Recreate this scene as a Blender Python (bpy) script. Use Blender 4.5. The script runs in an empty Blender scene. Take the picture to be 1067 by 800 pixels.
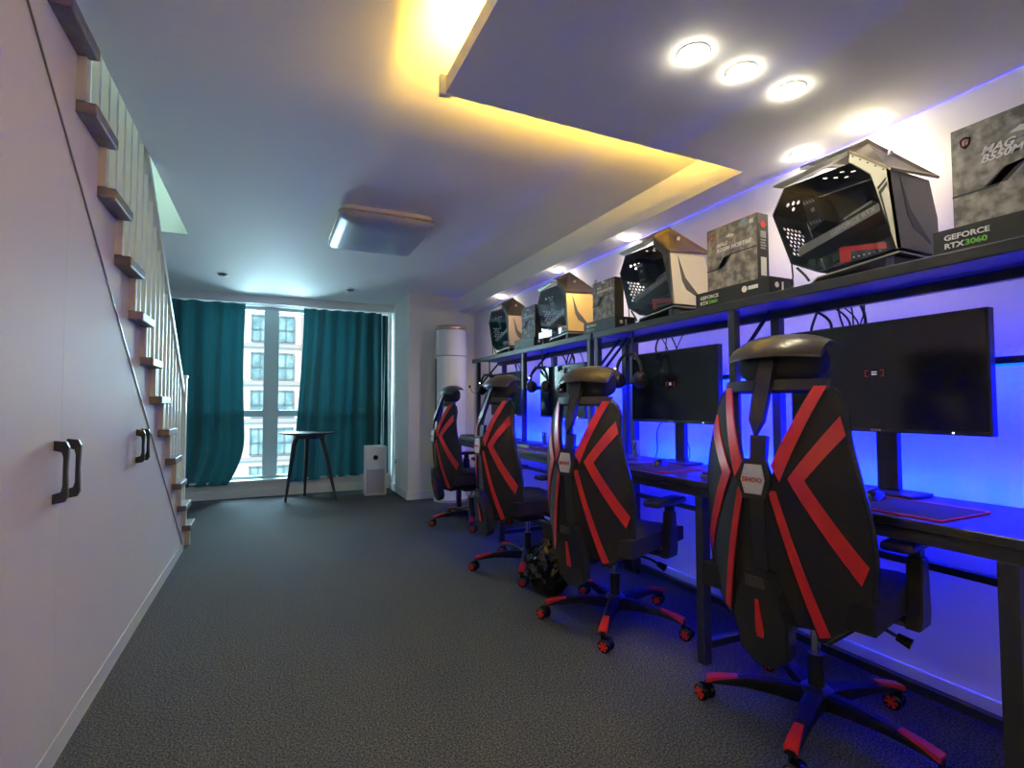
import bpy, bmesh, math, random
from mathutils import Vector, Matrix
PI = math.pi
R = math.radians
scene = bpy.context.scene
C = scene.collection
rnd = random.Random(7)

# ------------------------------------------------------------------ materials
def mat(name, col, rough=0.5, metal=0.0, spec=0.5, emit=None, es=0.0, bump=None, vary=None, coat=0.0, sheen=0.0):
    m = bpy.data.materials.new(name); m.use_nodes = True
    nt = m.node_tree; b = nt.nodes['Principled BSDF']
    b.inputs['Base Color'].default_value = (*col, 1)
    b.inputs['Roughness'].default_value = rough
    b.inputs['Metallic'].default_value = metal
    b.inputs['Specular IOR Level'].default_value = spec
    b.inputs['Coat Weight'].default_value = coat
    b.inputs['Sheen Weight'].default_value = sheen
    if emit:
        b.inputs['Emission Color'].default_value = (*emit, 1)
        b.inputs['Emission Strength'].default_value = es
    tc = None
    if bump or vary:
        tc = nt.nodes.new('ShaderNodeTexCoord')
    if vary:          # (scale, other colour, lo, hi)
        n = nt.nodes.new('ShaderNodeTexNoise'); n.inputs['Scale'].default_value = vary[0]; n.inputs['Detail'].default_value = 4
        nt.links.new(tc.outputs['Object'], n.inputs['Vector'])
        r = nt.nodes.new('ShaderNodeValToRGB')
        r.color_ramp.elements[0].position = vary[2]; r.color_ramp.elements[1].position = vary[3]
        r.color_ramp.elements[0].color = (*col, 1); r.color_ramp.elements[1].color = (*vary[1], 1)
        nt.links.new(n.outputs['Fac'], r.inputs['Fac']); nt.links.new(r.outputs['Color'], b.inputs['Base Color'])
    if bump:          # (scale, strength, distance)
        n = nt.nodes.new('ShaderNodeTexNoise'); n.inputs['Scale'].default_value = bump[0]; n.inputs['Detail'].default_value = 3
        nt.links.new(tc.outputs['Object'], n.inputs['Vector'])
        bp = nt.nodes.new('ShaderNodeBump'); bp.inputs['Strength'].default_value = bump[1]; bp.inputs['Distance'].default_value = bump[2]
        nt.links.new(n.outputs['Fac'], bp.inputs['Height']); nt.links.new(bp.outputs['Normal'], b.inputs['Normal'])
    return m

def glass(name, tint, gloss=0.08, rough=0.02):
    m = bpy.data.materials.new(name); m.use_nodes = True
    nt = m.node_tree; nt.nodes.clear()
    o = nt.nodes.new('ShaderNodeOutputMaterial'); mx = nt.nodes.new('ShaderNodeMixShader')
    t = nt.nodes.new('ShaderNodeBsdfTransparent'); t.inputs[0].default_value = (*tint, 1)
    g = nt.nodes.new('ShaderNodeBsdfGlossy'); g.inputs['Roughness'].default_value = rough
    fr = nt.nodes.new('ShaderNodeFresnel'); fr.inputs[0].default_value = 1.45
    ge = nt.nodes.new('ShaderNodeNewGeometry'); ma = nt.nodes.new('ShaderNodeMath'); ma.operation = 'MULTIPLY_ADD'
    ma.inputs[1].default_value = 1/1.45 - 1.45; ma.inputs[2].default_value = 1.45     # same reflectance from inside the pane
    nt.links.new(ge.outputs['Backfacing'], ma.inputs[0]); nt.links.new(ma.outputs[0], fr.inputs[0])
    nt.links.new(fr.outputs[0], mx.inputs[0])
    nt.links.new(t.outputs[0], mx.inputs[1]); nt.links.new(g.outputs[0], mx.inputs[2]); nt.links.new(mx.outputs[0], o.inputs[0])
    return m

M = {}
M['wall'] = mat('wall paint', (0.80, 0.77, 0.75), 0.75, bump=(90, 0.06, 0.002))
M['ceil'] = mat('ceiling paint', (0.86, 0.85, 0.86), 0.8)
M['cab'] = mat('cabinet laminate', (0.72, 0.68, 0.68), 0.62, vary=(1.2, (0.75, 0.71, 0.70), 0.3, 0.7))
M['trim'] = mat('white trim', (0.78, 0.78, 0.77), 0.4)
M['groove'] = mat('edge strip', (0.26, 0.235, 0.23), 0.4, 0.3)
M['rail'] = mat('railing paint', (0.80, 0.80, 0.74), 0.4)
M['riser'] = mat('riser paint', (0.74, 0.68, 0.60), 0.5)
M['tread'] = mat('grey oak tread', (0.16, 0.13, 0.12), 0.45, vary=(14, (0.24, 0.20, 0.18), 0.35, 0.65))
M['upper'] = mat('upstairs wall paint', (0.66, 0.80, 0.74), 0.8)
# carpet: fine dark speckle
cm = bpy.data.materials.new('dark loop carpet'); cm.use_nodes = True
nt = cm.node_tree; b = nt.nodes['Principled BSDF']; b.inputs['Roughness'].default_value = 0.95; b.inputs['Specular IOR Level'].default_value = 0.15
tc = nt.nodes.new('ShaderNodeTexCoord')
n1 = nt.nodes.new('ShaderNodeTexNoise'); n1.inputs['Scale'].default_value = 150; n1.inputs['Detail'].default_value = 3; n1.inputs['Roughness'].default_value = 0.7
v1 = nt.nodes.new('ShaderNodeTexVoronoi'); v1.inputs['Scale'].default_value = 210
cr = nt.nodes.new('ShaderNodeValToRGB'); e = cr.color_ramp.elements
e[0].position = 0.36; e[0].color = (0.020, 0.023, 0.028, 1); e[1].position = 0.66; e[1].color = (0.17, 0.178, 0.195, 1)
x = cr.color_ramp.elements.new(0.5); x.color = (0.070, 0.074, 0.083, 1)
nt.links.new(tc.outputs['Object'], n1.inputs['Vector']); nt.links.new(tc.outputs['Object'], v1.inputs['Vector'])
nt.links.new(n1.outputs['Fac'], cr.inputs['Fac']); nt.links.new(cr.outputs['Color'], b.inputs['Base Color'])
bp = nt.nodes.new('ShaderNodeBump'); bp.inputs['Strength'].default_value = 0.7; bp.inputs['Distance'].default_value = 0.004
nt.links.new(v1.outputs['Distance'], bp.inputs['Height']); nt.links.new(bp.outputs['Normal'], b.inputs['Normal'])
M['carpet'] = cm
M['curtain'] = mat('teal curtain cloth', (0.007, 0.085, 0.098), 0.8, sheen=0.25, bump=(260, 0.15, 0.001))
M['black_metal'] = mat('black powder coated steel', (0.035, 0.037, 0.042), 0.38, 0.2)
M['desk_top'] = mat('black desk board', (0.020, 0.020, 0.024), 0.30, bump=(300, 0.03, 0.0005))
M['shelf_top'] = mat('dark shelf board', (0.035, 0.037, 0.042), 0.4)
M['plastic'] = mat('black plastic', (0.018, 0.018, 0.020), 0.38)
M['table_black'] = mat('matt black table top', (0.014, 0.014, 0.018), 0.6, spec=0.3)
M['base_black'] = mat('matt black nylon', (0.010, 0.010, 0.011), 0.6, spec=0.2)
M['gloss_plastic'] = mat('glossy black plastic', (0.012, 0.012, 0.014), 0.15)
M['mesh'] = mat('black woven back fabric', (0.012, 0.011, 0.015), 0.7, bump=(420, 0.25, 0.001))
M['fabric'] = mat('black seat fabric', (0.014, 0.014, 0.017), 0.85, bump=(300, 0.25, 0.001))
M['head_shell'] = mat('satin headrest shell', (0.055, 0.048, 0.044), 0.30)
M['red'] = mat('red trim', (0.72, 0.028, 0.020), 0.32)
M['redgloss'] = mat('red plastic hub', (0.75, 0.035, 0.02), 0.25)
M['frame_dark'] = mat('grey plastic back frame', (0.028, 0.030, 0.035), 0.22)
M['silver'] = mat('silver badge', (0.72, 0.72, 0.74), 0.4, 0.1)
M['chrome'] = mat('chrome', (0.7, 0.7, 0.72), 0.15, 1.0)
M['screen'] = mat('monitor screen', (0.006, 0.007, 0.012), 0.16, spec=0.5)
M['pad'] = mat('black mouse mat cloth', (0.010, 0.010, 0.013), 0.8)
M['pad_edge'] = mat('red stitched edge', (0.75, 0.02, 0.05), 0.6)
M['white_plastic'] = mat('white plastic', (0.74, 0.74, 0.75), 0.3)
M['ac_white'] = mat('glossy white casing', (0.72, 0.71, 0.71), 0.16, coat=0.4)
M['grey_mesh'] = mat('lilac grey grille', (0.42, 0.40, 0.47), 0.55)
M['bronze'] = mat('bronze ring', (0.36, 0.26, 0.20), 0.3, 0.8)
M['champ'] = mat('champagne metal', (0.62, 0.56, 0.44), 0.32, 0.75)
M['case_grey'] = mat('grey case plate', (0.30, 0.29, 0.26), 0.35, 0.7)
M['case_black'] = mat('black case inside', (0.022, 0.023, 0.026), 0.45)
M['gpu'] = mat('graphics card shroud', (0.40, 0.40, 0.40), 0.35, 0.5)
M['paint_white'] = mat('white print', (0.80, 0.80, 0.80), 0.5)
M['paint_green'] = mat('green print', (0.20, 0.62, 0.06), 0.5)
M['paint_red'] = mat('red print', (0.62, 0.04, 0.035), 0.5)
M['paint_blue'] = mat('blue print', (0.15, 0.42, 0.60), 0.5)
M['paint_grey'] = mat('grey print', (0.30, 0.30, 0.30), 0.5)
M['box_black'] = mat('black carton', (0.016, 0.018, 0.018), 0.45)
M['box_grey'] = mat('grey stone print carton', (0.13, 0.125, 0.12), 0.5, vary=(26, (0.40, 0.38, 0.35), 0.40, 0.66))
M['box_dark'] = mat('dark print', (0.03, 0.03, 0.032), 0.5)
M['label'] = mat('paper label', (0.70, 0.72, 0.66), 0.6)
M['lampacryl'] = mat('lamp diffuser', (0.42, 0.44, 0.52), 0.35)
M['brass'] = mat('brass rim', (0.78, 0.55, 0.32), 0.25, 0.8)
M['bag'] = mat('black bin liner film', (0.006, 0.006, 0.007), 0.16, bump=(26, 0.9, 0.02))
M['glow_label'] = mat('white label with added glow', (0.9, 0.9, 0.9), 0.5, emit=(0.9, 0.95, 1.0), es=0.7)  # emission stands in for light falling on the label
M['cable'] = mat('black cable', (0.01, 0.01, 0.012), 0.5)
M['winframe'] = mat('grey window frame', (0.50, 0.58, 0.60), 0.4)
M['sill'] = mat('white sill', (0.78, 0.80, 0.80), 0.3)
M['pane'] = glass('window glass', (0.93, 0.97, 0.97))
M['tint'] = glass('tinted case glass', (0.80, 0.81, 0.83))
M['facade'] = mat('pale facade render', (0.80, 0.80, 0.79), 0.8)
M['ledge'] = mat('grey facade ledge', (0.50, 0.47, 0.46), 0.8)
M['facwin'] = mat('facade window frame', (0.22, 0.30, 0.32), 0.5)
M['facpane'] = mat('facade window pane', (0.16, 0.34, 0.38), 0.25, vary=(1.1, (0.48, 0.66, 0.68), 0.35, 0.65))
# brick facade strip
bm_ = bpy.data.materials.new('brick facade'); bm_.use_nodes = True; nt = bm_.node_tree; b = nt.nodes['Principled BSDF']
bt = nt.nodes.new('ShaderNodeTexBrick'); bt.inputs['Color1'].default_value = (0.50, 0.36, 0.33, 1); bt.inputs['Color2'].default_value = (0.58, 0.44, 0.40, 1); bt.inputs['Mortar'].default_value = (0.75, 0.72, 0.70, 1); bt.inputs['Scale'].default_value = 0.9
tc = nt.nodes.new('ShaderNodeTexCoord'); mp = nt.nodes.new('ShaderNodeMapping'); mp.inputs['Rotation'].default_value = (PI/2, 0, 0)
nt.links.new(tc.outputs['Object'], mp.inputs['Vector']); nt.links.new(mp.outputs['Vector'], bt.inputs['Vector']); nt.links.new(bt.outputs['Color'], b.inputs['Base Color'])
M['brick'] = bm_
M['led_blue'] = mat('blue led strip', (0.02, 0.05, 0.3), 0.5, emit=(0.0, 0.05, 1.0), es=6.0)
M['led_warm'] = mat('warm led strip', (0.8, 0.6, 0.2), 0.5, emit=(1.0, 0.57, 0.07), es=560.0)
M['led_warm_dim'] = mat('dimmer warm led strip', (0.8, 0.6, 0.2), 0.5, emit=(1.0, 0.60, 0.06), es=330.0)
M['led_spot'] = mat('lit downlight lens', (1, 0.97, 0.85), 0.5, emit=(1.0, 0.92, 0.66), es=60.0)
M['led_white'] = mat('white led', (1, 1, 1), 0.5, emit=(0.8, 0.85, 1.0), es=3.0)
M['lens_off'] = mat('unlit downlight lens', (0.25, 0.27, 0.28), 0.3)
M['upglow'] = mat('upstairs fill glow', (0.8, 1, 0.95), 0.5, emit=(0.72, 1.0, 0.90), es=4.0)  # glow for an added upstairs fill, not assigned to any mesh
M['osd_red'] = mat('red screen glyph', (0.4, 0.02, 0.03), 0.5, emit=(0.9, 0.05, 0.08), es=0.12)
M['osd_white'] = mat('white screen glyph', (0.6, 0.6, 0.6), 0.5, emit=(0.85, 0.9, 1.0), es=0.4)

# ------------------------------------------------------------------ mesh helpers
def obj(name, bm, m, parent=None, smooth=False):
    bmesh.ops.recalc_face_normals(bm, faces=bm.faces)
    me = bpy.data.meshes.new(name); bm.to_mesh(me); bm.free()
    if smooth:
        for p in me.polygons: p.use_smooth = True
        try: me.set_sharp_from_angle(angle=R(40))
        except Exception: pass
    mats = m if isinstance(m, (list, tuple)) else [m]
    for x in mats: me.materials.append(x)
    o = bpy.data.objects.new(name, me); C.objects.link(o)
    if parent: o.parent = parent
    return o
def thing(name, label, cat, loc=(0, 0, 0), rz=0, group=None):
    o = bpy.data.objects.new(name, None); C.objects.link(o)
    o.location = loc; o.rotation_euler = (0, 0, rz); o.empty_display_size = 0.1
    return tag(o, label, cat, group)
def tag(o, label, cat, group=None):
    o['label'] = label; o['category'] = cat
    if group: o['group'] = group
    return o
def struct(name, bm, m, smooth=False):
    o = obj(name, bm, m, None, smooth); o['kind'] = 'structure'; return o
def NB(): return bmesh.new()
def box(bm, x0, x1, y0, y1, z0, z1, bev=0.0, mi=0):
    r = bmesh.ops.create_cube(bm, size=1.0)
    vs = r['verts']
    for v in vs:
        v.co = Vector(((x0+x1)/2 + v.co.x*(x1-x0), (y0+y1)/2 + v.co.y*(y1-y0), (z0+z1)/2 + v.co.z*(z1-z0)))
    fs = {f for v in vs for f in v.link_faces}
    for f in fs: f.material_index = mi
    if bev > 0:
        es = list({e for v in vs for e in v.link_edges})
        bmesh.ops.bevel(bm, geom=es, offset=bev, segments=3, profile=0.5, affect='EDGES')
    return bm
def prism(bm, pts, d0, d1, axis='x', mi=0):
    """polygon pts extruded along an axis; pts are the two other coords in order"""
    def P(p, d):
        return {'x': (d, p[0], p[1]), 'y': (p[0], d, p[1]), 'z': (p[0], p[1], d)}[axis]
    a = [bm.verts.new(P(p, d0)) for p in pts]; b = [bm.verts.new(P(p, d1)) for p in pts]
    n = len(pts); fs = [bm.faces.new(a), bm.faces.new(b[::-1])]
    for i in range(n): fs.append(bm.faces.new([a[i], b[i], b[(i+1) % n], a[(i+1) % n]]))
    for f in fs: f.material_index = mi
    return bm
def tube(bm, pts, r, n=10, radii=None, mi=0, cap=True):
    pts = [Vector(p) for p in pts]; rings = []
    up = Vector((0, 0, 1))
    prev = None
    for i, p in enumerate(pts):
        d = (pts[min(i+1, len(pts)-1)] - pts[max(i-1, 0)]).normalized()
        if prev is None:
            s = d.cross(up)
            if s.length < 0.05: s = d.cross(Vector((1, 0, 0)))
        else:
            s = prev - d*prev.dot(d)
        s.normalize(); prev = s; t = d.cross(s)
        rr = radii[i] if radii else r
        rings.append([bm.verts.new(p + (s*math.cos(2*PI*k/n) + t*math.sin(2*PI*k/n))*rr) for k in range(n)])
    for i in range(len(rings)-1):
        for k in range(n):
            f = bm.faces.new([rings[i][k], rings[i][(k+1) % n], rings[i+1][(k+1) % n], rings[i+1][k]]); f.material_index = mi
    if cap:
        f = bm.faces.new(rings[0][::-1]); f.material_index = mi
        f = bm.faces.new(rings[-1]); f.material_index = mi
    return bm
def cyl(bm, c, r, z0, z1, n=32, r2=None, mi=0):
    return tube(bm, [(c[0], c[1], z0), (c[0], c[1], z1)], r, n, radii=[r, r2 if r2 else r], mi=mi)
def lathe(bm, c, prof, n=32):
    rings = [[bm.verts.new((c[0]+r*math.cos(2*PI*k/n), c[1]+r*math.sin(2*PI*k/n), z)) for k in range(n)] for r, z in prof]
    for i in range(len(rings)-1):
        for k in range(n): bm.faces.new([rings[i][k], rings[i][(k+1) % n], rings[i+1][(k+1) % n], rings[i+1][k]])
    bm.faces.new(rings[0][::-1]); bm.faces.new(rings[-1])
    return bm
def bez(p0, p1, p2, p3, n=14):
    p0, p1, p2, p3 = map(Vector, (p0, p1, p2, p3)); out = []
    for i in range(n+1):
        t = i/n; out.append(p0*(1-t)**3 + p1*3*t*(1-t)**2 + p2*3*t*t*(1-t) + p3*t**3)
    return out
def text(name, s, size, m, parent, origin, right, up, shear=0.0, sx=1.0, bold=0.0):
    """flat printed lettering lying on a face; right/up are unit vectors"""
    cu = bpy.data.curves.new(name, 'FONT'); cu.body = s; cu.size = size; cu.shear = shear; cu.offset = bold; cu.extrude = 0.0006
    cu.resolution_u = 3
    t = bpy.data.objects.new(name, cu); C.objects.link(t)
    dg = bpy.context.evaluated_depsgraph_get(); dg.update()
    me = bpy.data.meshes.new_from_object(t.evaluated_get(dg)); bpy.data.objects.remove(t)
    me.name = name; me.materials.clear(); me.materials.append(m)
    right = Vector(right); up = Vector(up); nrm = right.cross(up)
    o = bpy.data.objects.new(name, me); C.objects.link(o)
    A = Matrix((right*sx, up, nrm)).transposed()
    for v in me.vertices: v.co = Vector(origin) + A @ v.co
    if parent: o.parent = parent
    return o
def copy_tree(o, parent=None):
    c = o.copy(); C.objects.link(c); c.parent = parent
    for ch in list(o.children): copy_tree(ch, c)
    return c

# ------------------------------------------------------------------ room shell
XL, XO, XR = -0.58, -1.48, 2.22       # cabinet plane, outer stairwell wall, right wall
YF, YC, YN = 6.84, 5.87, -1.8         # window wall, corner pier face, near wall
ZC = 2.36
bm = NB(); box(bm, XO-0.1, XR+0.1, YN-0.1, YF+0.4, -0.1, 0); struct('floor', bm, M['carpet'])
# ceiling with stairwell opening
bm = NB(); T = ZC+0.24
box(bm, XL-0.005, XR+0.1, YN-0.1, YF+0.3, ZC, T)
box(bm, XO-0.1, XL-0.005, 4.50, YF+0.3, ZC, T)
box(bm, XO-0.1, XL-0.005, YN-0.1, 0.2, ZC, T)
struct('ceiling', bm, M['ceil'])
bm = NB(); box(bm, XR, XR+0.1, YN-0.1, YF+0.3, 0, T); struct('wall_right', bm, M['wall'])
bm = NB(); box(bm, XO-0.1, XO, YN-0.1, YF+0.3, 0, 4.9); struct('wall_left', bm, M['wall'])
bm = NB(); box(bm, XO-0.1, XR+0.1, YN-0.1, YN, 0, T); struct('wall_near', bm, M['wall'])
# upstairs room glimpsed through the stairwell
bm = NB(); box(bm, XO, 1.4, 5.9, 6.0, T, 4.9); struct('wall_upstairs_far', bm, M['upper'])
bm = NB(); box(bm, XO, 1.4, -0.6, -0.5, T, 4.9); struct('wall_upstairs_near', bm, M['upper'])
bm = NB(); box(bm, 1.4, 1.5, -0.6, 6.0, T, 4.9); struct('wall_upstairs_right', bm, M['upper'])
bm = NB(); box(bm, XO-0.1, 1.5, -0.6, 6.0, 4.9, 5.0); struct('ceiling_upstairs', bm, M['ceil'])
bm = NB(); box(bm, XO-0.05, XL-0.006, 4.46, 4.50, ZC-0.015, T+0.05); struct('trim_1', bm, M['upper'])
# pier in the far right corner
bm = NB(); box(bm, 1.42, XR, YC, YF+0.2, 0, ZC); struct('wall_corner_pier', bm, M['wall'])
# window wall: knee wall, header and side pieces round the opening
WX0, WX1, WZ0, WZ1 = -0.95, 1.36, 0.20, 2.26
bm = NB()
box(bm, XO, 1.42, YF, YF+0.22, 0, WZ0)
box(bm, XO, WX0, YF, YF+0.22, WZ0, ZC)
box(bm, WX1, 1.42, YF, YF+0.22, WZ0, ZC)
box(bm, WX0, WX1, YF, YF+0.22, WZ1, ZC)
struct('wall_far', bm, M['wall'])
bm = NB(); box(bm, XO, 1.42, YF-0.14, YF-0.12, 2.265, ZC); struct('trim_2', bm, M['ceil'])     # curtain pelmet board
bm = NB(); box(bm, XO, 1.42, YF-0.012, YF, 0, 0.09); struct('baseboard_far', bm, M['trim'])
bm = NB(); box(bm, 1.405, 1.42, YC, YF, 0, 0.09); box(bm, 1.405, XR, YC-0.013, YC, 0, 0.09); struct('baseboard_pier', bm, M['trim'])
bm = NB(); box(bm, XR-0.014, XR, YN, YC, 0, 0.085); box(bm, XR-0.02, XR, YN, YC, 0, 0.02); struct('baseboard_right', bm, M['trim'])
# window 1
wd = NB(); wy = YF+0.08
for x0, x1 in ((WX0, WX0+0.06), (-0.09, 0.075), (WX1-0.06, WX1)): box(wd, x0, x1, wy, wy+0.07, WZ0, WZ1, 0.004)
for z0, z1 in ((WZ0, WZ0+0.035), (0.94, 1.015), (WZ1-0.04, WZ1)): box(wd, WX0, WX1, wy+0.004, wy+0.066, z0, z1, 0.004)
wf = struct('window_1', wd, M['winframe'])
bm = NB()
for x0, x1 in ((WX0+0.06, -0.09), (0.075, WX1-0.06)):
    for z0, z1 in ((WZ0+0.035, 0.94), (1.015, WZ1-0.04)): box(bm, x0, x1, wy+0.03, wy+0.036, z0, z1)
obj('window_pane', bm, M['pane'], wf)
bm = NB(); box(bm, WX0-0.02, WX1+0.02, YF-0.05, YF+0.10, WZ0-0.022, WZ0+0.003, 0.004); obj('window_sill', bm, M['sill'], wf)

# dropped ceiling: slab + beam along the right wall
ZB = 2.183; SX, SY, BX = 0.545, 1.735, 2.02
bm = NB(); box(bm, SX, BX+0.002, YN, SY, ZB, ZB+0.02); box(bm, SX, SX+0.012, YN, SY, ZB+0.02, ZB+0.06); box(bm, SX, BX, SY-0.012, SY, ZB+0.02, ZB+0.045)
box(bm, SX-0.02, SX+0.02, SY-0.01, SY+0.012, ZB-0.006, ZB+0.066)
struct('trim_3', bm, M['ceil'])
bm = NB(); box(bm, BX, XR, YN, YC, ZB, ZC); struct('trim_4', bm, M['ceil'])
s = NB(); box(s, SX+0.05, SX+0.062, YN+0.1, SY-0.06, ZB+0.022, ZB+0.032)
o = obj('cove_light_strip', s, M['led_warm']); tag(o, 'warm glowing light strip lying in the cove along the left edge of the dropped ceiling', 'light strip', 'cove light strips')
s = NB(); box(s, SX+0.08, BX-0.03, SY-0.085, SY-0.073, ZB+0.022, ZB+0.032)
o = obj('cove_light_strip', s, M['led_warm_dim']); tag(o, 'warm glowing light strip lying in the cove along the far edge of the dropped ceiling', 'light strip', 'cove light strips')

# ------------------------------------------------------------------ under-stair cabinet, stairs, railing
# diagonal: z = DZ(y)
def DZ(y): return 0.02 + (4.58-y)*0.724
cab = thing('storage_cabinet', 'tall off-white built-in cupboard with a sloping top filling the space under the stairs', 'cabinet', (XL, 2.5, 0))
def toL(o, t):       # put a world-space mesh under a thing standing elsewhere
    o.data.transform(Matrix.Rotation(-t.rotation_euler.z, 4, 'Z') @ Matrix.Translation(-Vector(t.location)))
    return o
def under(name, bm, m, t, smooth=False):
    o = obj(name, bm, m, t, smooth); return toL(o, t)
PZ = 0.075
bm = NB(); prism(bm, [(YN+0.02, 0), (4.57, 0), (4.50, PZ-0.004), (YN+0.02, PZ-0.004)], XL-0.03, XL+0.003, 'x')
under('plinth', bm, M['trim'], cab)
ytip = 4.58 - (PZ+0.0-0.02)/0.724
seams = [YN+0.02, -0.55, 0.45, 0.985, 2.015, 2.53, 3.045, 4.49]
seams = [YN+0.02, -0.02, 1.0, 2.015, 3.045, 4.50]
doors = []
for i in range(len(seams)-1):
    y0, y1 = seams[i]+0.0006, seams[i+1]-0.0006
    zt0, zt1 = min(DZ(y0)-0.012, ZC-0.004), min(DZ(y1)-0.012, ZC-0.004)
    pts = [(y0, PZ), (y1, PZ)]
    if zt1 > PZ: pts.append((y1, zt1))
    if zt0 >= ZC-0.005 and zt1 < ZC-0.005: pts.append((4.58-(ZC-0.004-0.008)/0.724, ZC-0.004))
    pts.append((y0, zt0))
    bm = NB(); prism(bm, pts, XL-0.02, XL, 'x')
    doors.append(under('door', bm, M['cab'], cab))
bm = NB(); prism(bm, [(YN+0.02, 0), (4.5, 0), (4.5, 0.06), (1.4, DZ(1.4)-0.03), (YN+0.02, DZ(1.4)-0.03)], XL-0.05, XL-0.034, 'x')
under('carcass', bm, M['cab'], cab)
bm = NB(); ya = 4.58-(ZC-0.02)/0.724
prism(bm, [(4.568, 0.012), (4.575, 0.022), (ya, ZC-0.004), (ya-0.010, ZC-0.004)], XL-0.02, XL+0.004, 'x')
under('edge_strip', bm, M['groove'], cab)
def handle(y, z0, z1, door):
    bm = NB()
    prof = [(XL+0.001, z0), (XL+0.001, z0+0.028), (XL+0.020, z0+0.034), (XL+0.024, z0+0.05), (XL+0.024, z1-0.05), (XL+0.020, z1-0.034), (XL+0.001, z1-0.028), (XL+0.001, z1),
            (XL+0.030, z1-0.004), (XL+0.037, z1-0.02), (XL+0.034, (z0+z1)/2), (XL+0.037, z0+0.02), (XL+0.030, z0+0.004)]
    prism(bm, prof, y-0.007, y+0.007, 'y')
    under('door_handle', bm, M['plastic'], cab).parent = door
for y, z0, z1, d in ((1.962, 0.79, 0.975, 2), (2.070, 0.79, 0.975, 3), (2.99, 0.805, 0.965, 3), (3.10, 0.805, 0.965, 4)):
    handle(y, z0, z1, doors[d])

st = thing('staircase', 'straight white stair with dark oak treads rising toward the viewer above the cupboard', 'staircase', (-1.0, 4.5, 0))
NS = 12; RI, RU, Y0, Z0 = 0.187, 0.2445, 4.51, 0.005
# zigzag side stringer above the cupboard
pts = [(4.66, 0.0)]
for i in range(NS):
    yn = Y0 - RU*i; zt = Z0 + RI*(i+1) - 0.04
    pts.append((yn+RU if i else 4.66, zt)); pts.append((yn, zt))
lastz = pts[-1][1]
pts.append((pts[-1][0], ZC-0.003)); pts.append((4.58-(ZC)/0.724-0.0, ZC-0.003)); pts.append((4.58, 0.022))
bm = NB(); prism(bm, pts, XL-0.05, XL-0.004, 'x')
under('stringer', bm, M['cab'], st)
for i in range(NS):
    yn = Y0 - RU*i; zt = Z0 + RI*(i+1)
    bm = NB(); box(bm, XO+0.005, XL+0.052, yn, yn+RU+0.02, zt-0.04, zt, 0.006)
    under('tread', bm, M['tread'], st)
    if zt+RI < ZC+0.25:
        bm = NB(); box(bm, XO+0.005, XL+0.022, yn-0.002, yn+0.030, zt+0.001, zt+RI-0.041, 0.002)
        under('riser', bm, M['riser'], st)
bm = NB(); box(bm, XO+0.005, XL+0.022, Y0+RU-0.03, Y0+RU, 0.001, Z0+RI-0.041, 0.002); under('riser', bm, M['riser'], st)

rl = thing('stair_railing', 'white stair railing with square balusters, sloping handrail and newel post', 'railing', (XL, 4.3, 0))
def RZ(y): return 1.235 + (4.50-y)*0.845
XB = XL-0.032
bm = NB()
prism(bm, [(4.56, RZ(4.56)-0.03), (4.56, RZ(4.56)+0.025), (1.6, RZ(1.6)+0.025), (1.6, RZ(1.6)-0.03)], XB-0.022, XB+0.022, 'x')
under('handrail', bm, M['rail'], rl)
bm = NB(); box(bm, XB-0.03, XB+0.03, 4.57, 4.63, 0.193, 1.30, 0.004); box(bm, XB-0.036, XB+0.036, 4.564, 4.636, 1.285, 1.305, 0.004)
nw = under('newel_post', bm, M['rail'], rl)
for i in range(1, 13):
    yb = Y0 - RU*(i-1)
    for dy in (0.065, 0.187):
        y = yb + dy
        if y > 4.53: continue
        step = i - 1 + (0 if True else 0)
        zt = Z0 + RI*i
        if RZ(y)-0.03 <= zt: continue
        bm = NB(); box(bm, XB-0.0125, XB+0.0125, y-0.0125, y+0.0125, min(zt, 2.9), RZ(y)-0.02, 0.002)
        under('baluster', bm, M['rail'], rl)

# ------------------------------------------------------------------ ceiling lights
def downlight(x, y, z, on, label, group):
    t = thing('downlight', label, 'downlight', (x, y, z), 0, group)
    bm = NB(); lathe(bm, (0, 0), [(0.0408, -0.001), (0.050, -0.001), (0.049, -0.003), (0.044, -0.004), (0.0409, -0.003)]); obj('rim', bm, M['trim'], t, True)
    bm = NB(); lathe(bm, (0, 0), [(0.0405, -0.0005), (0.0405, -0.006), (0.034, -0.016), (0.018, -0.020), (0.001, -0.021)]); obj('lens', bm, M['led_spot'] if on else M['lens_off'], t)
    if on:
        l = bpy.data.lights.new('downlight_lamp', 'SPOT'); l.energy = on; l.color = (1.0, 0.84, 0.55); l.spot_size = R(150); l.spot_blend = 1.0; l.shadow_soft_size = 0.03
        lo = bpy.data.objects.new('downlight_lamp', l); C.objects.link(lo); lo.parent = t; lo.location = (0, 0, -0.03)
gs = 'lit downlights in a row across the dropped ceiling'
for x, lab in ((1.188, 'lit round downlight in dropped ceiling, leftmost and nearest the yellow cove'), (1.399, 'lit round downlight in dropped ceiling, middle one of the three close together'),
               (1.636, 'lit round downlight in dropped ceiling, right one of the three close together')):
    downlight(x, 1.2, ZB, 6, lab, gs)
gb = 'lit downlights along the beam above the shelf'
for x, y, lab in ((2.10, 1.215, 'lit downlight above the nearest computer case, between it and the row of three'), (2.11, 1.50, 'lit downlight right above the left corner of the nearest computer case'),
                  (2.12, 2.74, 'lit downlight above the second computer case from the right'), (2.11, 3.66, 'lit downlight above the gold-lit computer case'),
                  (2.11, 4.80, 'lit downlight above the farthest computer case')):
    downlight(x, y, ZB, 15 if y < 1.6 else 26, lab, gb)
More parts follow.
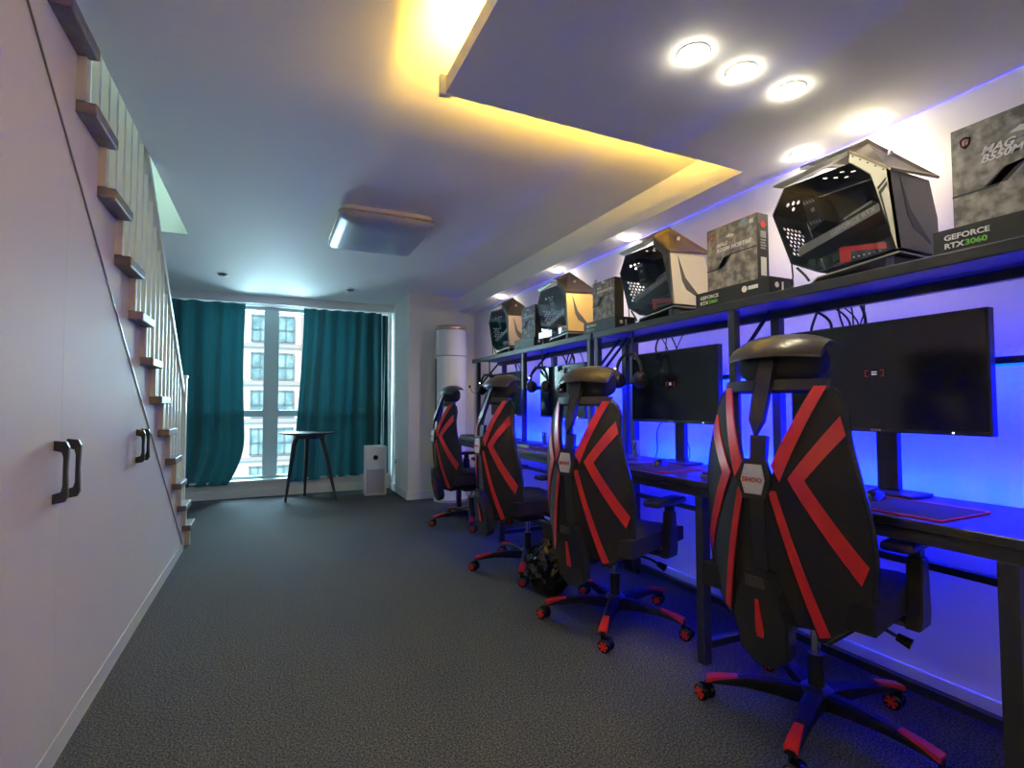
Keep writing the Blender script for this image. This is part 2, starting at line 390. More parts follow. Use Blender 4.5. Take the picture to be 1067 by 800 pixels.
for x, y, lab in ((-0.45, 5.75, 'small unlit downlight in the ceiling above the left curtain'), (0.78, 5.95, 'small unlit downlight in the ceiling above the right curtain')):
    downlight(x, y, ZC, 0, lab, 'unlit downlights by the window')
# flat ceiling lamp
t = thing('ceiling_lamp', 'flat square ceiling lamp with rounded corners and a brass rim, switched off', 'ceiling lamp', (0.69, 3.77, ZC))
def rrect(w, h, r, n=6):
    out = []
    for cx, cy, a0 in ((w/2-r, h/2-r, 0), (-w/2+r, h/2-r, 90), (-w/2+r, -h/2+r, 180), (w/2-r, -h/2+r, 270)):
        for k in range(n+1):
            a = R(a0 + 90*k/n); out.append((cx+r*math.cos(a), cy+r*math.sin(a)))
    return out
bm = NB(); prism(bm, rrect(0.60, 0.76, 0.06), -0.030, -0.001, 'z'); obj('base_plate', bm, M['white_plastic'], t)
bm = NB(); prism(bm, rrect(0.64, 0.80, 0.07), -0.042, -0.031, 'z'); obj('rim', bm, M['brass'], t)
bm = NB()
rs = []
for w, h, r, z in ((0.63, 0.79, 0.065, -0.043), (0.63, 0.79, 0.065, -0.058), (0.60, 0.76, 0.06, -0.078), (0.50, 0.66, 0.05, -0.092), (0.2, 0.3, 0.03, -0.098)):
    rs.append([bm.verts.new((p[0], p[1], z)) for p in rrect(w, h, r)])
for i in range(len(rs)-1):
    for k in range(len(rs[0])): bm.faces.new([rs[i][k], rs[i][(k+1) % len(rs[0])], rs[i+1][(k+1) % len(rs[0])], rs[i+1][k]])
bm.faces.new(rs[0]); bm.faces.new(rs[-1])
obj('diffuser', bm, M['lampacryl'], t, True)

# ------------------------------------------------------------------ curtains
def curtain(name, x0, x1, y, z0, z1, folds, amp, label, flare=0.0, gather=0.0, seed=1, lift=None):
    rr = random.Random(seed); bm = NB(); nu, nv = int(folds*12), 26
    ph = [rr.uniform(-0.5, 0.5) for _ in range(int(folds)+3)]
    rows = []
    for j in range(nv+1):
        v = j/nv; z = z1 + (z0-z1)*v; row = []
        for i in range(nu+1):
            u = i/nu; k = u*folds
            a = amp*(0.75+0.35*math.sin(k*1.7+seed))*(0.85+0.25*v)
            yy = y + a*math.sin(2*PI*k + ph[int(k)]*0.0 + 0.6*math.sin(k*2.1+seed)) + 0.012*math.sin(5*v+k)
            xe = flare(v) if callable(flare) else 0
            xx = x0 + (x1+xe-x0)*u if flare_side == 'r' else x1 + (x0+xe-x1)*(1-u)
            xx += 0.012*math.sin(3*v+k*2)
            zz = z + (lift(u)*v if lift else 0)
            row.append(bm.verts.new((xx, yy, zz)))
        rows.append(row)
    for j in range(nv):
        for i in range(nu): bm.faces.new([rows[j][i], rows[j][i+1], rows[j+1][i+1], rows[j+1][i]])
    g = bmesh.ops.solidify(bm, geom=bm.faces[:], thickness=0.004)
    o = obj(name, bm, M['curtain'], None, True)
    return tag(o, label, 'curtain')
flare_side = 'r'
curtain('curtain', -1.30, -0.275, YF-0.075, 0.165, 2.262, 5.5, 0.050, 'teal blackout curtain hanging left of the window gap behind the stair railing', flare=lambda v: -0.02*math.sin(PI*min(1, v*1.2)) - (0.18*max(0, (v-0.72)/0.28)**2), seed=3)
flare_side = 'l'
curtain('curtain', 0.345, 1.275, YF-0.075, 0.16, 2.258, 6.5, 0.048, 'wide teal blackout curtain hanging right of the window gap behind the black table', flare=lambda v: -0.13*v**1.3, seed=5, lift=lambda u: 0.05*u)
curtain('curtain', 1.290, 1.375, YF-0.060, 0.20, 2.235, 2, 0.022, 'narrow bunched end of teal curtain beside the white corner pier', flare=0, seed=8)
# ------------------------------------------------------------------ furniture at the window
t = thing('side_table', 'round black side table on three splayed tapered legs in front of the window', 'table', (0.40, 6.36, 0))
bm = NB(); lathe(bm, (0, 0), [(0.25, 0.745), (0.315, 0.757), (0.318, 0.765), (0.314, 0.770), (0.001, 0.770)], 48); obj('tabletop', bm, M['table_black'], t, True)
bm = NB(); prism(bm, [(0.17*math.cos(R(a)), 0.17*math.sin(R(a))) for a in range(0, 360, 15)], 0.70, 0.7448, 'z'); obj('apron', bm, M['plastic'], t)
for a, rad in ((188, 0.245), (335, 0.315), (95, 0.30)):
    c, s = math.cos(R(a)), math.sin(R(a)); bm = NB()
    tube(bm, [(c*0.13, s*0.13, 0.735), (c*0.165, s*0.165, 0.62), (c*rad, s*rad, 0.0)], 0.02, 12, radii=[0.030, 0.026, 0.013]); obj('leg', bm, M['plastic'], t, True)
t = thing('air_purifier', 'white floor-standing air purifier with a round black display, beside the right curtain', 'air purifier', (1.145, 6.40, 0), R(-6))
bm = NB(); box(bm, -0.128, 0.128, -0.11, 0.12, 0.004, 0.585, 0.012); obj('body', bm, M['white_plastic'], t, True)
bm = NB(); box(bm, -0.104, 0.104, -0.1125, -0.109, 0.03, 0.315, 0.001); obj('grille', bm, M['grey_mesh'], t)
bm = NB(); tube(bm, [(0, -0.108, 0.452), (0, -0.1135, 0.452)], 0.029, 28); obj('display', bm, M['gloss_plastic'], t)
t = thing('air_conditioner', 'tall white cylindrical floor-standing air conditioner in the far right corner', 'air conditioner', (1.86, 5.66, 0))
bm = NB(); lathe(bm, (0, 0), [(0.195, 0), (0.20, 0.03), (0.178, 0.06), (0.178, 1.62)], 48); obj('body', bm, M['ac_white'], t, True)
bm = NB(); lathe(bm, (0, 0), [(0.1785, 1.628), (0.1795, 1.632), (0.1795, 1.92)], 48); obj('upper_cover', bm, M['ac_white'], t, True)
bm = NB(); lathe(bm, (0, 0), [(0.1795, 1.922), (0.183, 1.926), (0.183, 1.955), (0.17, 1.966), (0.001, 1.968)], 48); obj('top_ring', bm, M['bronze'], t, True)
bm = NB()
for a in (176, ): box(bm, -0.186, -0.172, -0.016, 0.016, 0.30, 1.60, 0.004)
obj('air_outlet', bm, M['frame_dark'], t)
t = thing('wall_socket', 'small white socket box on the side of the corner pier beside the curtain', 'socket', (1.42, 6.35, 0.38))
bm = NB(); box(bm, -0.04, -0.001, -0.06, 0.06, -0.05, 0.05, 0.006); obj('housing', bm, M['white_plastic'], t, True)
bm = NB(); box(bm, -0.042, -0.0395, -0.03, -0.012, -0.012, 0.012); box(bm, -0.042, -0.0395, 0.012, 0.03, -0.012, 0.012); obj('socket_holes', bm, M['plastic'], t)

# ------------------------------------------------------------------ desks with shelf
DX0, DX1, DZT = 1.625, 2.12, 0.755
SXF, SXB, STZ = 1.845, 2.168, 1.535
def desk(y0, y1, ys, label):
    t = thing('desk_with_shelf', label, 'desk', ((DX0+DX1)/2, (y0+y1)/2, 0), 0, 'long black desks with an overhead shelf')
    P = lambda n, b, m, s=False: under(n, b, m, t, s)
    b = NB(); box(b, DX0, DX1, y0, y1, DZT-0.028, DZT, 0.004); P('desktop', b, M['desk_top'])
    b = NB(); box(b, DX0+0.015, DX0+0.045, y0+0.02, y1-0.02, DZT-0.065, DZT-0.0285); box(b, DX1-0.045, DX1-0.015, y0+0.02, y1-0.02, DZT-0.065, DZT-0.0285); P('desk_frame', b, M['black_metal'])
    b = NB(); box(b, SXF+0.024, SXB, y0, y1, STZ-0.022, STZ-0.002); P('shelf_board', b, M['shelf_top'])
    b = NB(); box(b, SXF-0.004, SXF+0.0235, y0, y1, STZ-0.04, STZ, 0.004); P('shelf_edge', b, M['black_metal'])
    b = NB(); box(b, SXB-0.03, SXB, y0, y1, STZ-0.058, STZ-0.0225); P('rear_rail', b, M['black_metal'])
    for y in ys:
        b = NB(); box(b, DX0+0.012, DX0+0.054, y-0.021, y+0.021, 0.0, DZT-0.066, 0.003); P('leg', b, M['black_metal'])
        b = NB(); box(b, SXF, SXF+0.034, y-0.018, y+0.018, DZT+0.001, STZ-0.041, 0.003); P('shelf_post', b, M['black_metal'])
        b = NB(); box(b, DX1+0.002, DX1+0.042, y-0.022, y+0.022, 0.0, STZ-0.059, 0.003); P('rear_post', b, M['black_metal'])
        if y not in (2.722, 2.806):
          b = NB(); box(b, DX0+0.055, DX1+0.001, y-0.015, y+0.015, 0.06, 0.09); P('foot_rail', b, M['black_metal'])
        b = NB(); box(b, SXF+0.035, DX1+0.001, y-0.012, y+0.012, 1.20, 1.228); P('side_rail', b, M['black_metal'])
        b = NB(); tube(b, [(SXF+0.036, y, 1.27), (DX1-0.03, y, STZ-0.03)], 0.009, 8); P('brace', b, M['black_metal'])
    b = NB(); box(b, DX1+0.006, DX1+0.036, y0+0.02, y1-0.02, 0.035, 0.068); P('lower_rail', b, M['black_metal'])
    b = NB(); box(b, DX1+0.006, DX1+0.036, y0+0.02, y1-0.02, 0.49, 0.515); P('middle_rail', b, M['black_metal'])
    b = NB(); box(b, DX1-0.028, DX1+0.001, y0+0.02, y1-0.02, 1.205, 1.228); P('upper_rail', b, M['black_metal'])
    return t
desk(0.40, 2.752, (0.655, 1.665, 2.722), 'near long black steel desk with overhead shelf, holding the two large dark monitors')
desk(2.772, 4.93, (2.806, 3.775, 4.80), 'far long black steel desk with overhead shelf, ending beside the white air conditioner')
BL_E, BLUE = 115, (0.0, 0.002, 1.0)
def area(name, loc, rot, sx, sy, e, col):
    l = bpy.data.lights.new(name, 'AREA'); l.shape = 'RECTANGLE'; l.size = sx; l.size_y = sy; l.energy = e; l.color = col
    o = bpy.data.objects.new(name, l); C.objects.link(o); o.location = loc; o.rotation_euler = rot; return o
# LED strips behind the desks
for y0, y1, lab in ((0.42, 2.74, 'glowing blue light strip along the wall behind the near desk'), (2.79, 4.70, 'glowing blue light strip along the wall behind the far desk')):
    b = NB(); box(b, DX1+0.0005, DX1+0.004, y0+0.03, y1-0.03, DZT-0.012, DZT-0.002)
    tag(obj('led_strip', b, M['led_blue']), lab, 'light strip', 'blue light strips behind the desks')
    lm = area('blue_strip_lamp', (DX1+0.010, (y0+y1)/2, DZT+0.004), (0, R(-118), 0), 0.012, y1-y0-0.06, BL_E*(y1-y0)/2.3, BLUE)
    b = NB(); box(b, DX1-0.022, DX1-0.004, y0+0.03, y1-0.03, 1.1995, 1.2045)
    tag(obj('led_strip', b, M['led_blue']), lab.replace('along the wall behind', 'under the thin upper rail of'), 'light strip', 'blue light strips behind the desks')
    lm = area('blue_strip_lamp', (DX1-0.010, (y0+y1)/2, 1.197), (0, R(-50), 0), 0.012, y1-y0-0.06, BL_E*(y1-y0)/2.3, BLUE)

# ------------------------------------------------------------------ monitors, mats, mice, keyboards, headsets
def make_monitor():
    t = thing('monitor', '', 'monitor')
    # screen faces -X; local origin on desk under the panel
    b = NB(); box(b, -0.012, 0.022, -0.335, 0.335, 0.222, 0.622, 0.003); obj('bezel', b, M['plastic'], t)
    b = NB(); box(b, -0.0135, -0.012, -0.328, 0.328, 0.238, 0.616); s = obj('screen', b, M['screen'], t)
    b = NB(); box(b, 0.0225, 0.045, -0.13, 0.13, 0.30, 0.50, 0.01); obj('rear_housing', b, M['plastic'], t)
    b = NB(); box(b, 0.046, 0.075, -0.036, 0.036, 0.012, 0.40, 0.004); obj('stand', b, M['plastic'], t)
    b = NB(); box(b, -0.04, 0.10, -0.12, 0.12, 0.001, 0.0115, 0.003); obj('stand_base', b, M['plastic'], t)
    return t, s
mon, scr = make_monitor()
b = NB()
box(b, -0.0142, -0.0136, -0.009, 0.009, 0.4385, 0.4415); box(b, -0.0142, -0.0136, -0.009, 0.009, 0.430, 0.433)
obj('screen_message', b, M['osd_white'], scr)
for s in (-1, 1):
    b = NB()
    for zz in (0.419, 0.449):
        box(b, -0.0142, -0.0136, s*0.026-0.006, s*0.026+0.006, zz+0.5*(0.436-zz)*0.6, zz+0.5*(0.436-zz)*0.6+0.0018)
    box(b, -0.0142, -0.0136, s*0.031-0.001, s*0.031+0.001, 0.4245, 0.447)
    obj('message_bracket', b, M['osd_red'], scr)
b = NB(); tube(b, [(-0.0125, -0.235, 0.230), (-0.0145, -0.235, 0.230)], 0.003, 8); obj('power_light', b, M['led_white'], mon)
b = NB()
for k in range(3): box(b, -0.0130, -0.0118, -0.016+k*0.012, -0.007+k*0.012, 0.2265, 0.2335)
obj('maker_mark', b, M['paint_grey'], mon)
mspots = [(1.152, 'large dark monitor nearest the viewer, showing a small message, right of the nearest chair', 0), (2.215, 'dark monitor with a small white mark, between the two nearest chairs', 0),
          (3.405, 'pale reflecting monitor partly hidden behind a black headrest, beside a headset', 0), (4.443, 'grey monitor farthest from the viewer, near the air conditioner', 0)]
for i, (y, lab, rz) in enumerate(mspots):
    o = mon if i == 0 else copy_tree(mon)
    o.location = (2.0, y, DZT); o.rotation_euler.z = R(rz); o['label'] = lab; o['group'] = 'monitors on the desks'

def make_mat():
    t = thing('mouse_mat', '', 'mouse mat')
    b = NB(); prism(b, rrect(0.27, 0.36, 0.012), 0.0, 0.003, 'z'); obj('cloth', b, M['pad'], t)
    b = NB(); pts = rrect(0.271, 0.361, 0.013); pts3 = [(p[0], p[1], 0.0025) for p in pts+pts[:1]]
    tube(b, pts3, 0.0022, 6, cap=False); obj('stitched_edge', b, M['pad_edge'], t)
    return t
def make_mouse():
    t = thing('computer_mouse', '', 'mouse')
    b = NB(); bmesh.ops.create_uvsphere(b, u_segments=20, v_segments=12, radius=1)
    for v in b.verts:
        v.co.x *= 0.060; v.co.y *= 0.032*(1-0.12*math.cos(v.co.x*25)); v.co.z = max(0, v.co.z)*0.036
    obj('shell', b, M['gloss_plastic'], t, True)
    b = NB(); box(b, 0.018, 0.038, -0.004, 0.004, 0.026, 0.035, 0.003); obj('wheel', b, M['plastic'], t)
    return t
mm, ms = make_mat(), make_mouse()
ys = [(0.985, 'red-edged black mouse mat on the near desk under the nearest monitor', 'black mouse on the nearest red-edged mat', 1.085),
      (2.10, 'red-edged black mouse mat on the near desk, between the two nearest chairs', 'black mouse on the mat between the two nearest chairs', 2.14),
      (3.24, 'red-edged black mouse mat in front of the pale reflecting monitor', 'black mouse beside the pale reflecting monitor', 3.22),
      (4.25, 'red-edged black mouse mat at the farthest seat', 'black mouse at the farthest seat', 4.25)]
for i, (y, l1, l2, y2) in enumerate(ys):
    a = mm if i == 0 else copy_tree(mm); a.location = (1.80, y, DZT+0.0005); a['label'] = l1; a['group'] = 'red-edged mouse mats'
    c = ms if i == 0 else copy_tree(ms); c.location = (1.85, y2, DZT+0.0036); c['label'] = l2; c['group'] = 'mice on the mats'; c.rotation_euler.z = R(12)
def make_keyboard():
    t = thing('keyboard', '', 'keyboard')
    b = NB(); box(b, -0.065, 0.065, -0.215, 0.215, 0.002, 0.020, 0.004); obj('case', b, M['case_grey'], t)
    b = NB()
    for i in range(5):
        for j in range(15):
            x0 = -0.058+i*0.0235; y0 = -0.208+j*0.0278
            box(b, x0, x0+0.020, y0, y0+0.0245, 0.0205, 0.029)
    k = obj('keys', b, M['plastic'], t)
    return t
kb = make_keyboard()
for i, (x, y, lab) in enumerate(((1.76, 1.50, 'black keyboard on the near desk behind the nearest chair back'), (1.76, 2.50, 'black keyboard on the near desk left of the red-edged mat'),
                              (1.78, 3.62, 'dark keyboard with light edge, next to the second farthest seat'), (1.76, 4.66, 'grey keyboard at the far end of the desks near the air conditioner'))):
    o = kb if i == 0 else copy_tree(kb); o.location = (x, y, DZT); o['label'] = lab; o['group'] = 'keyboards on the desks'

def make_headset():
    t = thing('headset', '', 'headset')          # hangs in the YZ plane, band at the top
    b = NB(); pts = [(0, 0.082*math.cos(a), 0.015+0.100*math.sin(a)) for a in [R(-25+230*k/28) for k in range(29)]]
    tube(b, pts, 0.0095, 10); obj('headband', b, M['plastic'], t, True)
    for s in (-1, 1):
        b = NB(); 
        tube(b, [(0, s*0.098, -0.035), (0, s*0.083, -0.035), (0, s*0.060, -0.035), (0, s*0.045, -0.035)], 0.045, 22, radii=[0.034, 0.045, 0.046, 0.036])
        e = obj('ear_cup', b, M['plastic'], t, True)
        b = NB(); tube(b, [(0, s*0.0985, -0.035), (0, s*0.101, -0.035)], 0.020, 16); obj('ear_cap', b, M['frame_dark'], t).parent = e
    b = NB(); tube(b, bez((0, 0.095, -0.045), (-0.05, 0.12, -0.09), (-0.09, 0.115, -0.05), (-0.115, 0.11, -0.005)), 0.0028, 6); m_ = obj('microphone_arm', b, M['plastic'], t)
    b = NB(); bmesh.ops.create_uvsphere(b, u_segments=12, v_segments=8, radius=0.0125); bmesh.ops.translate(b, verts=b.verts, vec=(-0.118, 0.11, 0.0)); obj('microphone', b, M['pad'], t).parent = m_
    b = NB(); tube(b, [(-0.012, 0.088, 0.030), (-0.012, 0.084, 0.040)], 0.006, 8); obj('light', b, M['led_white'], t)
    return t
hs = make_headset()
hook = thing('headset_hook', '', 'hook')
b = NB(); tube(b, [(0.018, 0, 0), (-0.055, 0, 0), (-0.062, 0, 0.015)], 0.006, 8); obj('arm', b, M['black_metal'], hook)
b = NB(); box(b, 0.012, 0.024, -0.015, 0.015, -0.02, 0.02, 0.003); obj('bracket', b, M['black_metal'], hook)
b = NB(); tube(b, [(0, 0, 0.001), (0, 0, STZ-0.023-1.358)], 0.006, 8); obj('hanger_rod', b, M['black_metal'], hook)
hn = ['headset by the dark monitor', 'headset by the pale monitor', 'farthest headset']
for i, (x, y, rz, lab) in enumerate(((1.885, 2.405, 20, 'black headset hanging in front of the dark monitor between the two nearest chairs'), (1.905, 3.545, 25, 'black headset hanging beside the pale reflecting monitor'),
                                  (1.905, 4.62, 20, 'black headset with raised microphone, farthest away near the air conditioner'))):
    o = hs if i == 0 else copy_tree(hs); o.location = (x-0.03, y, 1.251); o.rotation_euler.z = R(rz); o['label'] = lab; o['group'] = 'headsets hanging under the shelf'
    k = hook if i == 0 else copy_tree(hook)
    k.location = (x, y, 1.358); k['label'] = 'small black hook carrying the ' + hn[i]; k['category'] = 'hook'; k['group'] = 'headset hooks'

# ------------------------------------------------------------------ gaming chairs
HK, HF0 = 2.2, -0.31
def LEAN(z):                   # bowed back: the waist is the rearmost point
    d = z-0.83
    return (0.60*d*d+0.075*d, 1.2*d+0.075) if d > 0 else (0.18*d*d-0.02*d, 0.36*d-0.02)
def S(l, z, off=0.0):          # surface of the chair back: forward is +X, left is +Y; off > 0 goes backward
    dz = z-0.83
    n = Vector((-1.0, 2*HK*l, LEAN(z)[1])); n.normalize()
    return Vector((HF0 - 0.040 + HK*l*l + LEAN(z)[0], l, z)) + n*off
def interp(tab, z):
    tab = sorted(tab)
    if z <= tab[0][0]: return tab[0][1]
    for (a, x), (b, y) in zip(tab, tab[1:]):
        if z <= b: return x + (y-x)*(z-a)/(b-a)
    return tab[-1][1]
LO = [(1.112, 0.150), (1.085, 0.180), (1.045, 0.196), (0.96, 0.206), (0.85, 0.228), (0.72, 0.248), (0.60, 0.252), (0.48, 0.240), (0.42, 0.200), (0.37, 0.146)]
LI = [(1.112, 0.128), (0.86, 0.048), (0.80, 0.040), (0.37, 0.130)]
def back_grid(b, li, lo, z0, z1, nz, nl, o0, o1, sgn=1):
    """closed slab between inner and outer edge functions; follows the back surface"""
    lay = []
    for off in (o0, o1):
        lay.append([[b.verts.new(S(sgn*(li(z)+(lo(z)-li(z))*k/nl), z, off)) for k in range(nl+1)] for z in [z0+(z1-z0)*j/nz for j in range(nz+1)]])
    A, B = lay
    for j in range(nz):
        for k in range(nl):
            b.faces.new([A[j][k], A[j][k+1], A[j+1][k+1], A[j+1][k]]); b.faces.new([B[j][k], B[j+1][k], B[j+1][k+1], B[j][k+1]])
    for j in range(nz):
        for k in (0, nl): b.faces.new([A[j][k], A[j+1][k], B[j+1][k], B[j][k]])
    for k in range(nl):
        for j in (0, nz): b.faces.new([A[j][k], B[j][k], B[j][k+1], A[j][k+1]])
def ribbon(b, p, q, o0, o1, sgn=1, n=10):
    """strip between polylines p and q given as (l,z) points"""
    def samp(P):
        out = []
        for (a, c), (d, e) in zip(P, P[1:]): out += [(a+(d-a)*k/n, c+(e-c)*k/n) for k in range(n)]
        return out + [P[-1]]
    p, q = samp(p), samp(q); V = []
    for (a, c), (d, e) in zip(p, q): V.append([b.verts.new(S(sgn*a, c, o0)), b.verts.new(S(sgn*d, e, o0)), b.verts.new(S(sgn*d, e, o1)), b.verts.new(S(sgn*a, c, o1))])
    for i in range(len(V)-1):
        for k in range(4): b.faces.new([V[i][k], V[i][(k+1) % 4], V[i+1][(k+1) % 4], V[i+1][k]])
    b.faces.new(V[0]); b.faces.new(V[-1][::-1])
LIFT = 0.0
def make_chair(base_angle, lift):
    t = thing('gaming_chair', '', 'chair')
    up = []          # parts above the gas lift
    def U(n, b, m, p=None, s=True):
        o = obj(n, b, m, p or t, s)
        if p is None: o.location.z = lift
        return o
    # --- back
    for sg in (1, -1):
        b = NB(); back_grid(b, lambda z: interp(LI, z), lambda z: interp(LO, z), 0.37, 1.112, 36, 8, -0.012, 0.010, sg)
        w = U('back_wing', b, M['mesh'])
        b = NB(); ribbon(b, [(0.066, 0.828), (0.152, 1.106)], [(0.043, 0.872), (0.124, 1.106)], 0.0105, 0.016, sg); U('red_stripe', b, M['red'], w)
        b = NB(); ribbon(b, [(0.036, 0.800), (0.131, 0.385)], [(0.056, 0.800), (0.155, 0.392)], 0.0105, 0.015, sg); U('red_stripe', b, M['red'], w)
        b = NB(); ribbon(b, [(0.186, 1.018), (0.084, 0.838), (0.222, 0.548)], [(0.200, 0.965), (0.122, 0.836), (0.238, 0.600)], 0.0105, 0.015, sg); U('red_chevron', b, M['red'], w)
        # glossy rim along the outer edge
        b = NB(); pts = [S(sg*(interp(LO, z)+0.001), z, 0.0) for z in [0.37+0.742*k/30 for k in range(31)]]; tube(b, pts, 0.0125, 8); U('wing_edge', b, M['frame_dark'], w)
    b = NB(); pts = [S(l, 1.112+0.006*math.cos(l*9), 0.0) for l in [-0.165+0.33*k/16 for k in range(17)]]
    for z0, z1 in ((1.095, 1.128),):
        back_grid(b, lambda z: -0.158, lambda z: 0.158, z0, z1, 2, 14, -0.014, 0.014)
    U('top_bar', b, M['plastic'])
    b = NB(); back_grid(b, lambda z: -interp(LI, z)-0.004, lambda z: interp(LI, z)+0.004, 0.40, 0.80, 10, 6, -0.016, 0.002); U('lumbar_panel', b, M['fabric'])
    # neck stem between the arms, pointed at the bottom
    def plate(pts, o0, o1):
        b = NB(); A = [b.verts.new(S(0, z, o0)+Vector((0, l, 0))) for l, z in pts]; B = [b.verts.new(S(0, z, o1)+Vector((0, l, 0))) for l, z in pts]
        b.faces.new(A); b.faces.new(B[::-1]); n = len(pts)
        for i in range(n): b.faces.new([A[i], B[i], B[(i+1) % n], A[(i+1) % n]])
        return b
    U('neck_stem', plate([(-0.026, 1.12), (-0.022, 1.00), (0, 0.955), (0.022, 1.00), (0.026, 1.12), (0.022, 1.20), (0.040, 1.245), (-0.040, 1.245), (-0.022, 1.20)], 0.012, 0.034), M['plastic'], None, False)
    # centre spine, hexagon and badge
    b = plate([(-0.026, 0.96), (0.026, 0.96), (0.022, 0.80), (0.022, 0.56), (-0.022, 0.56), (-0.022, 0.80)], -0.010, 0.008); U('spine', b, M['plastic'], None, False)
    b = plate([(-0.054, 0.832), (-0.034, 0.888), (0.034, 0.888), (0.054, 0.832), (0.036, 0.772), (-0.036, 0.772)], 0.006, 0.024); hx = U('hexagon_hub', b, M['plastic'], None, False)
    b = plate([(-0.037, 0.830), (-0.026, 0.872), (0.026, 0.872), (0.037, 0.830), (0.026, 0.788), (-0.026, 0.788)], 0.0245, 0.028); bd = U('badge', b, M['silver'], hx, False)
    o = text('badge_lettering', 'SIHOO', 0.0205, M['paint_red'], bd, S(0, 0.823, 0.0285)+Vector((0, 0.0325, 0)), (0, -1, 0), (0, 0, 1), bold=0.0003)
    # lower housing
    hp = [(-0.040, 0.56), (0.040, 0.56), (0.085, 0.42), (0.075, 0.31), (0.03, 0.27), (-0.03, 0.27), (-0.075, 0.31), (-0.085, 0.42)]
    b = plate(hp, -0.01, 0.045); bmesh.ops.bevel(b, geom=b.edges[:], offset=0.006, segments=2, affect='EDGES'); hs_ = U('lower_housing', b, M['frame_dark'])
    b = plate([(-0.028, 0.548), (0.028, 0.548), (0.030, 0.515), (-0.030, 0.515)], 0.0455, 0.049); U('housing_cap', b, M['head_shell'], hs_, False)
    b = plate([(-0.005, 0.478), (0.005, 0.478), (0.012, 0.385), (0.009, 0.365), (-0.009, 0.365), (-0.012, 0.385)], 0.0455, 0.049); U('red_drop', b, M['red'], hs_, False)
    # headrest
    b = NB(); rows = []
    prof = [(0.060, 1.205), (0.068, 1.225), (0.050, 1.262), (0.020, 1.280), (-0.030, 1.284), (-0.066, 1.270), (-0.060, 1.262), (0.0, 1.266), (0.035, 1.245), (0.045, 1.215)]
    for k in range(17):
        l = -0.148+0.296*k/16; e = 1-(abs(l)/0.148)**3*0.30; row = []
        for o_, z in prof:
            zz = 1.215+(z-1.215)*e - 0.012*(abs(l)/0.148)**2
            p = S(0, zz, 0); row.append(b.verts.new(Vector((p.x - o_*e + 1.6*l*l, l, zz))))
        rows.append(row)
    for i in range(16):
        for k in range(len(prof)): b.faces.new([rows[i][k], rows[i][(k+1) % len(prof)], rows[i+1][(k+1) % len(prof)], rows[i+1][k]])
    b.faces.new(rows[0]); b.faces.new(rows[-1][::-1])
    U('headrest_shell', b, M['head_shell'])
    b = NB(); bmesh.ops.create_uvsphere(b, u_segments=28, v_segments=18, radius=1)
    for v in b.verts:
        c = v.co.copy(); f = lambda q, e: math.copysign(abs(q)**e, q)
        l = f(c.y, 0.7)*0.142; v.co = Vector((-0.215 + f(c.x, 0.7)*0.045 + 1.8*l*l, l, 1.190 + f(c.z, 0.7)*0.068))
    U('headrest_cushion', b, M['fabric'])
    # --- seat
    b = NB(); bmesh.ops.create_cube(b, size=1.0); bmesh.ops.subdivide_edges(b, edges=b.edges[:], cuts=7, use_grid_fill=True)
    for v in b.verts:
        q = v.co*2; d = max(0, abs(q.x)**6+abs(q.y)**6)
        v.co = Vector((0.0+q.x*0.245, q.y*0.255*(1-0.05*q.x), 0.455+q.z*0.048 + (0.012*abs(q.y)**3 if q.z > 0 else 0) - (0.035*max(0, q.x-0.5) if q.z > 0 else 0)))
        if abs(q.x) > 0.95 or abs(q.y) > 0.95: v.co.z = 0.455+(v.co.z-0.455)*0.72
    U('seat', b, M['fabric'])
    b = NB(); box(b, -0.19, 0.17, -0.16, 0.16, 0.392, 0.408, 0.004); box(b, -0.10, 0.09, -0.075, 0.075, 0.330, 0.392, 0.012); U('tilt_mechanism', b, M['plastic'])
    b = NB(); tube(b, [(-0.09, 0, 0.37), (-0.20, 0, 0.36), (-0.29, 0, 0.39)], 0.02, 10, radii=[0.030, 0.030, 0.028]); U('back_bracket', b, M['plastic'])
    b = NB(); tube(b, [(0.02, -0.07, 0.365), (0.03, -0.19, 0.352), (0.035, -0.235, 0.335)], 0.006, 8); lv = U('lever', b, M['plastic'])
    b = NB(); tube(b, [(0.035, -0.225, 0.338), (0.038, -0.262, 0.325)], 0.015, 12, radii=[0.012, 0.017]); U('lever_knob', b, M['gloss_plastic'], lv)
    # --- armrests
    for sg in (1, -1):
        b = NB()
        prism(b, [(0.00, 0.38), (0.09, 0.38), (0.10, 0.42), (0.085, 0.59), (0.035, 0.59), (0.02, 0.42)], sg*0.275-0.022, sg*0.275+0.022, 'y')
        box(b, 0.02, 0.08, min(sg*0.15, sg*0.27), max(sg*0.15, sg*0.27), 0.378, 0.398)
        bmesh.ops.bevel(b, geom=[e for e in b.edges], offset=0.005, segments=1, affect='EDGES')
        a = U('armrest', b, M['plastic'], None, False)
        b = NB(); box(b, 0.040, 0.080, sg*0.275-0.014, sg*0.275+0.014, 0.591, 0.630); U('armrest_post', b, M['frame_dark'], a, False)
        b = NB(); box(b, -0.10, 0.155, sg*0.272-0.043, sg*0.272+0.043, 0.626, 0.654, 0.012); U('armrest_pad', b, M['plastic'], a)
    # --- lift and base
    b = NB(); cyl(b, (0, 0), 0.014, 0.20, 0.331+lift, 20); o = obj('gas_lift', b, M['chrome'], t, True)
    b = NB(); cyl(b, (0, 0), 0.025, 0.075, 0.235, 24); o = obj('lift_sleeve', b, M['plastic'], t, True)
    b = NB(); lathe(b, (0, 0), [(0.045, 0.062), (0.052, 0.075), (0.050, 0.118), (0.035, 0.130)]); obj('base_hub', b, M['plastic'], t, True)
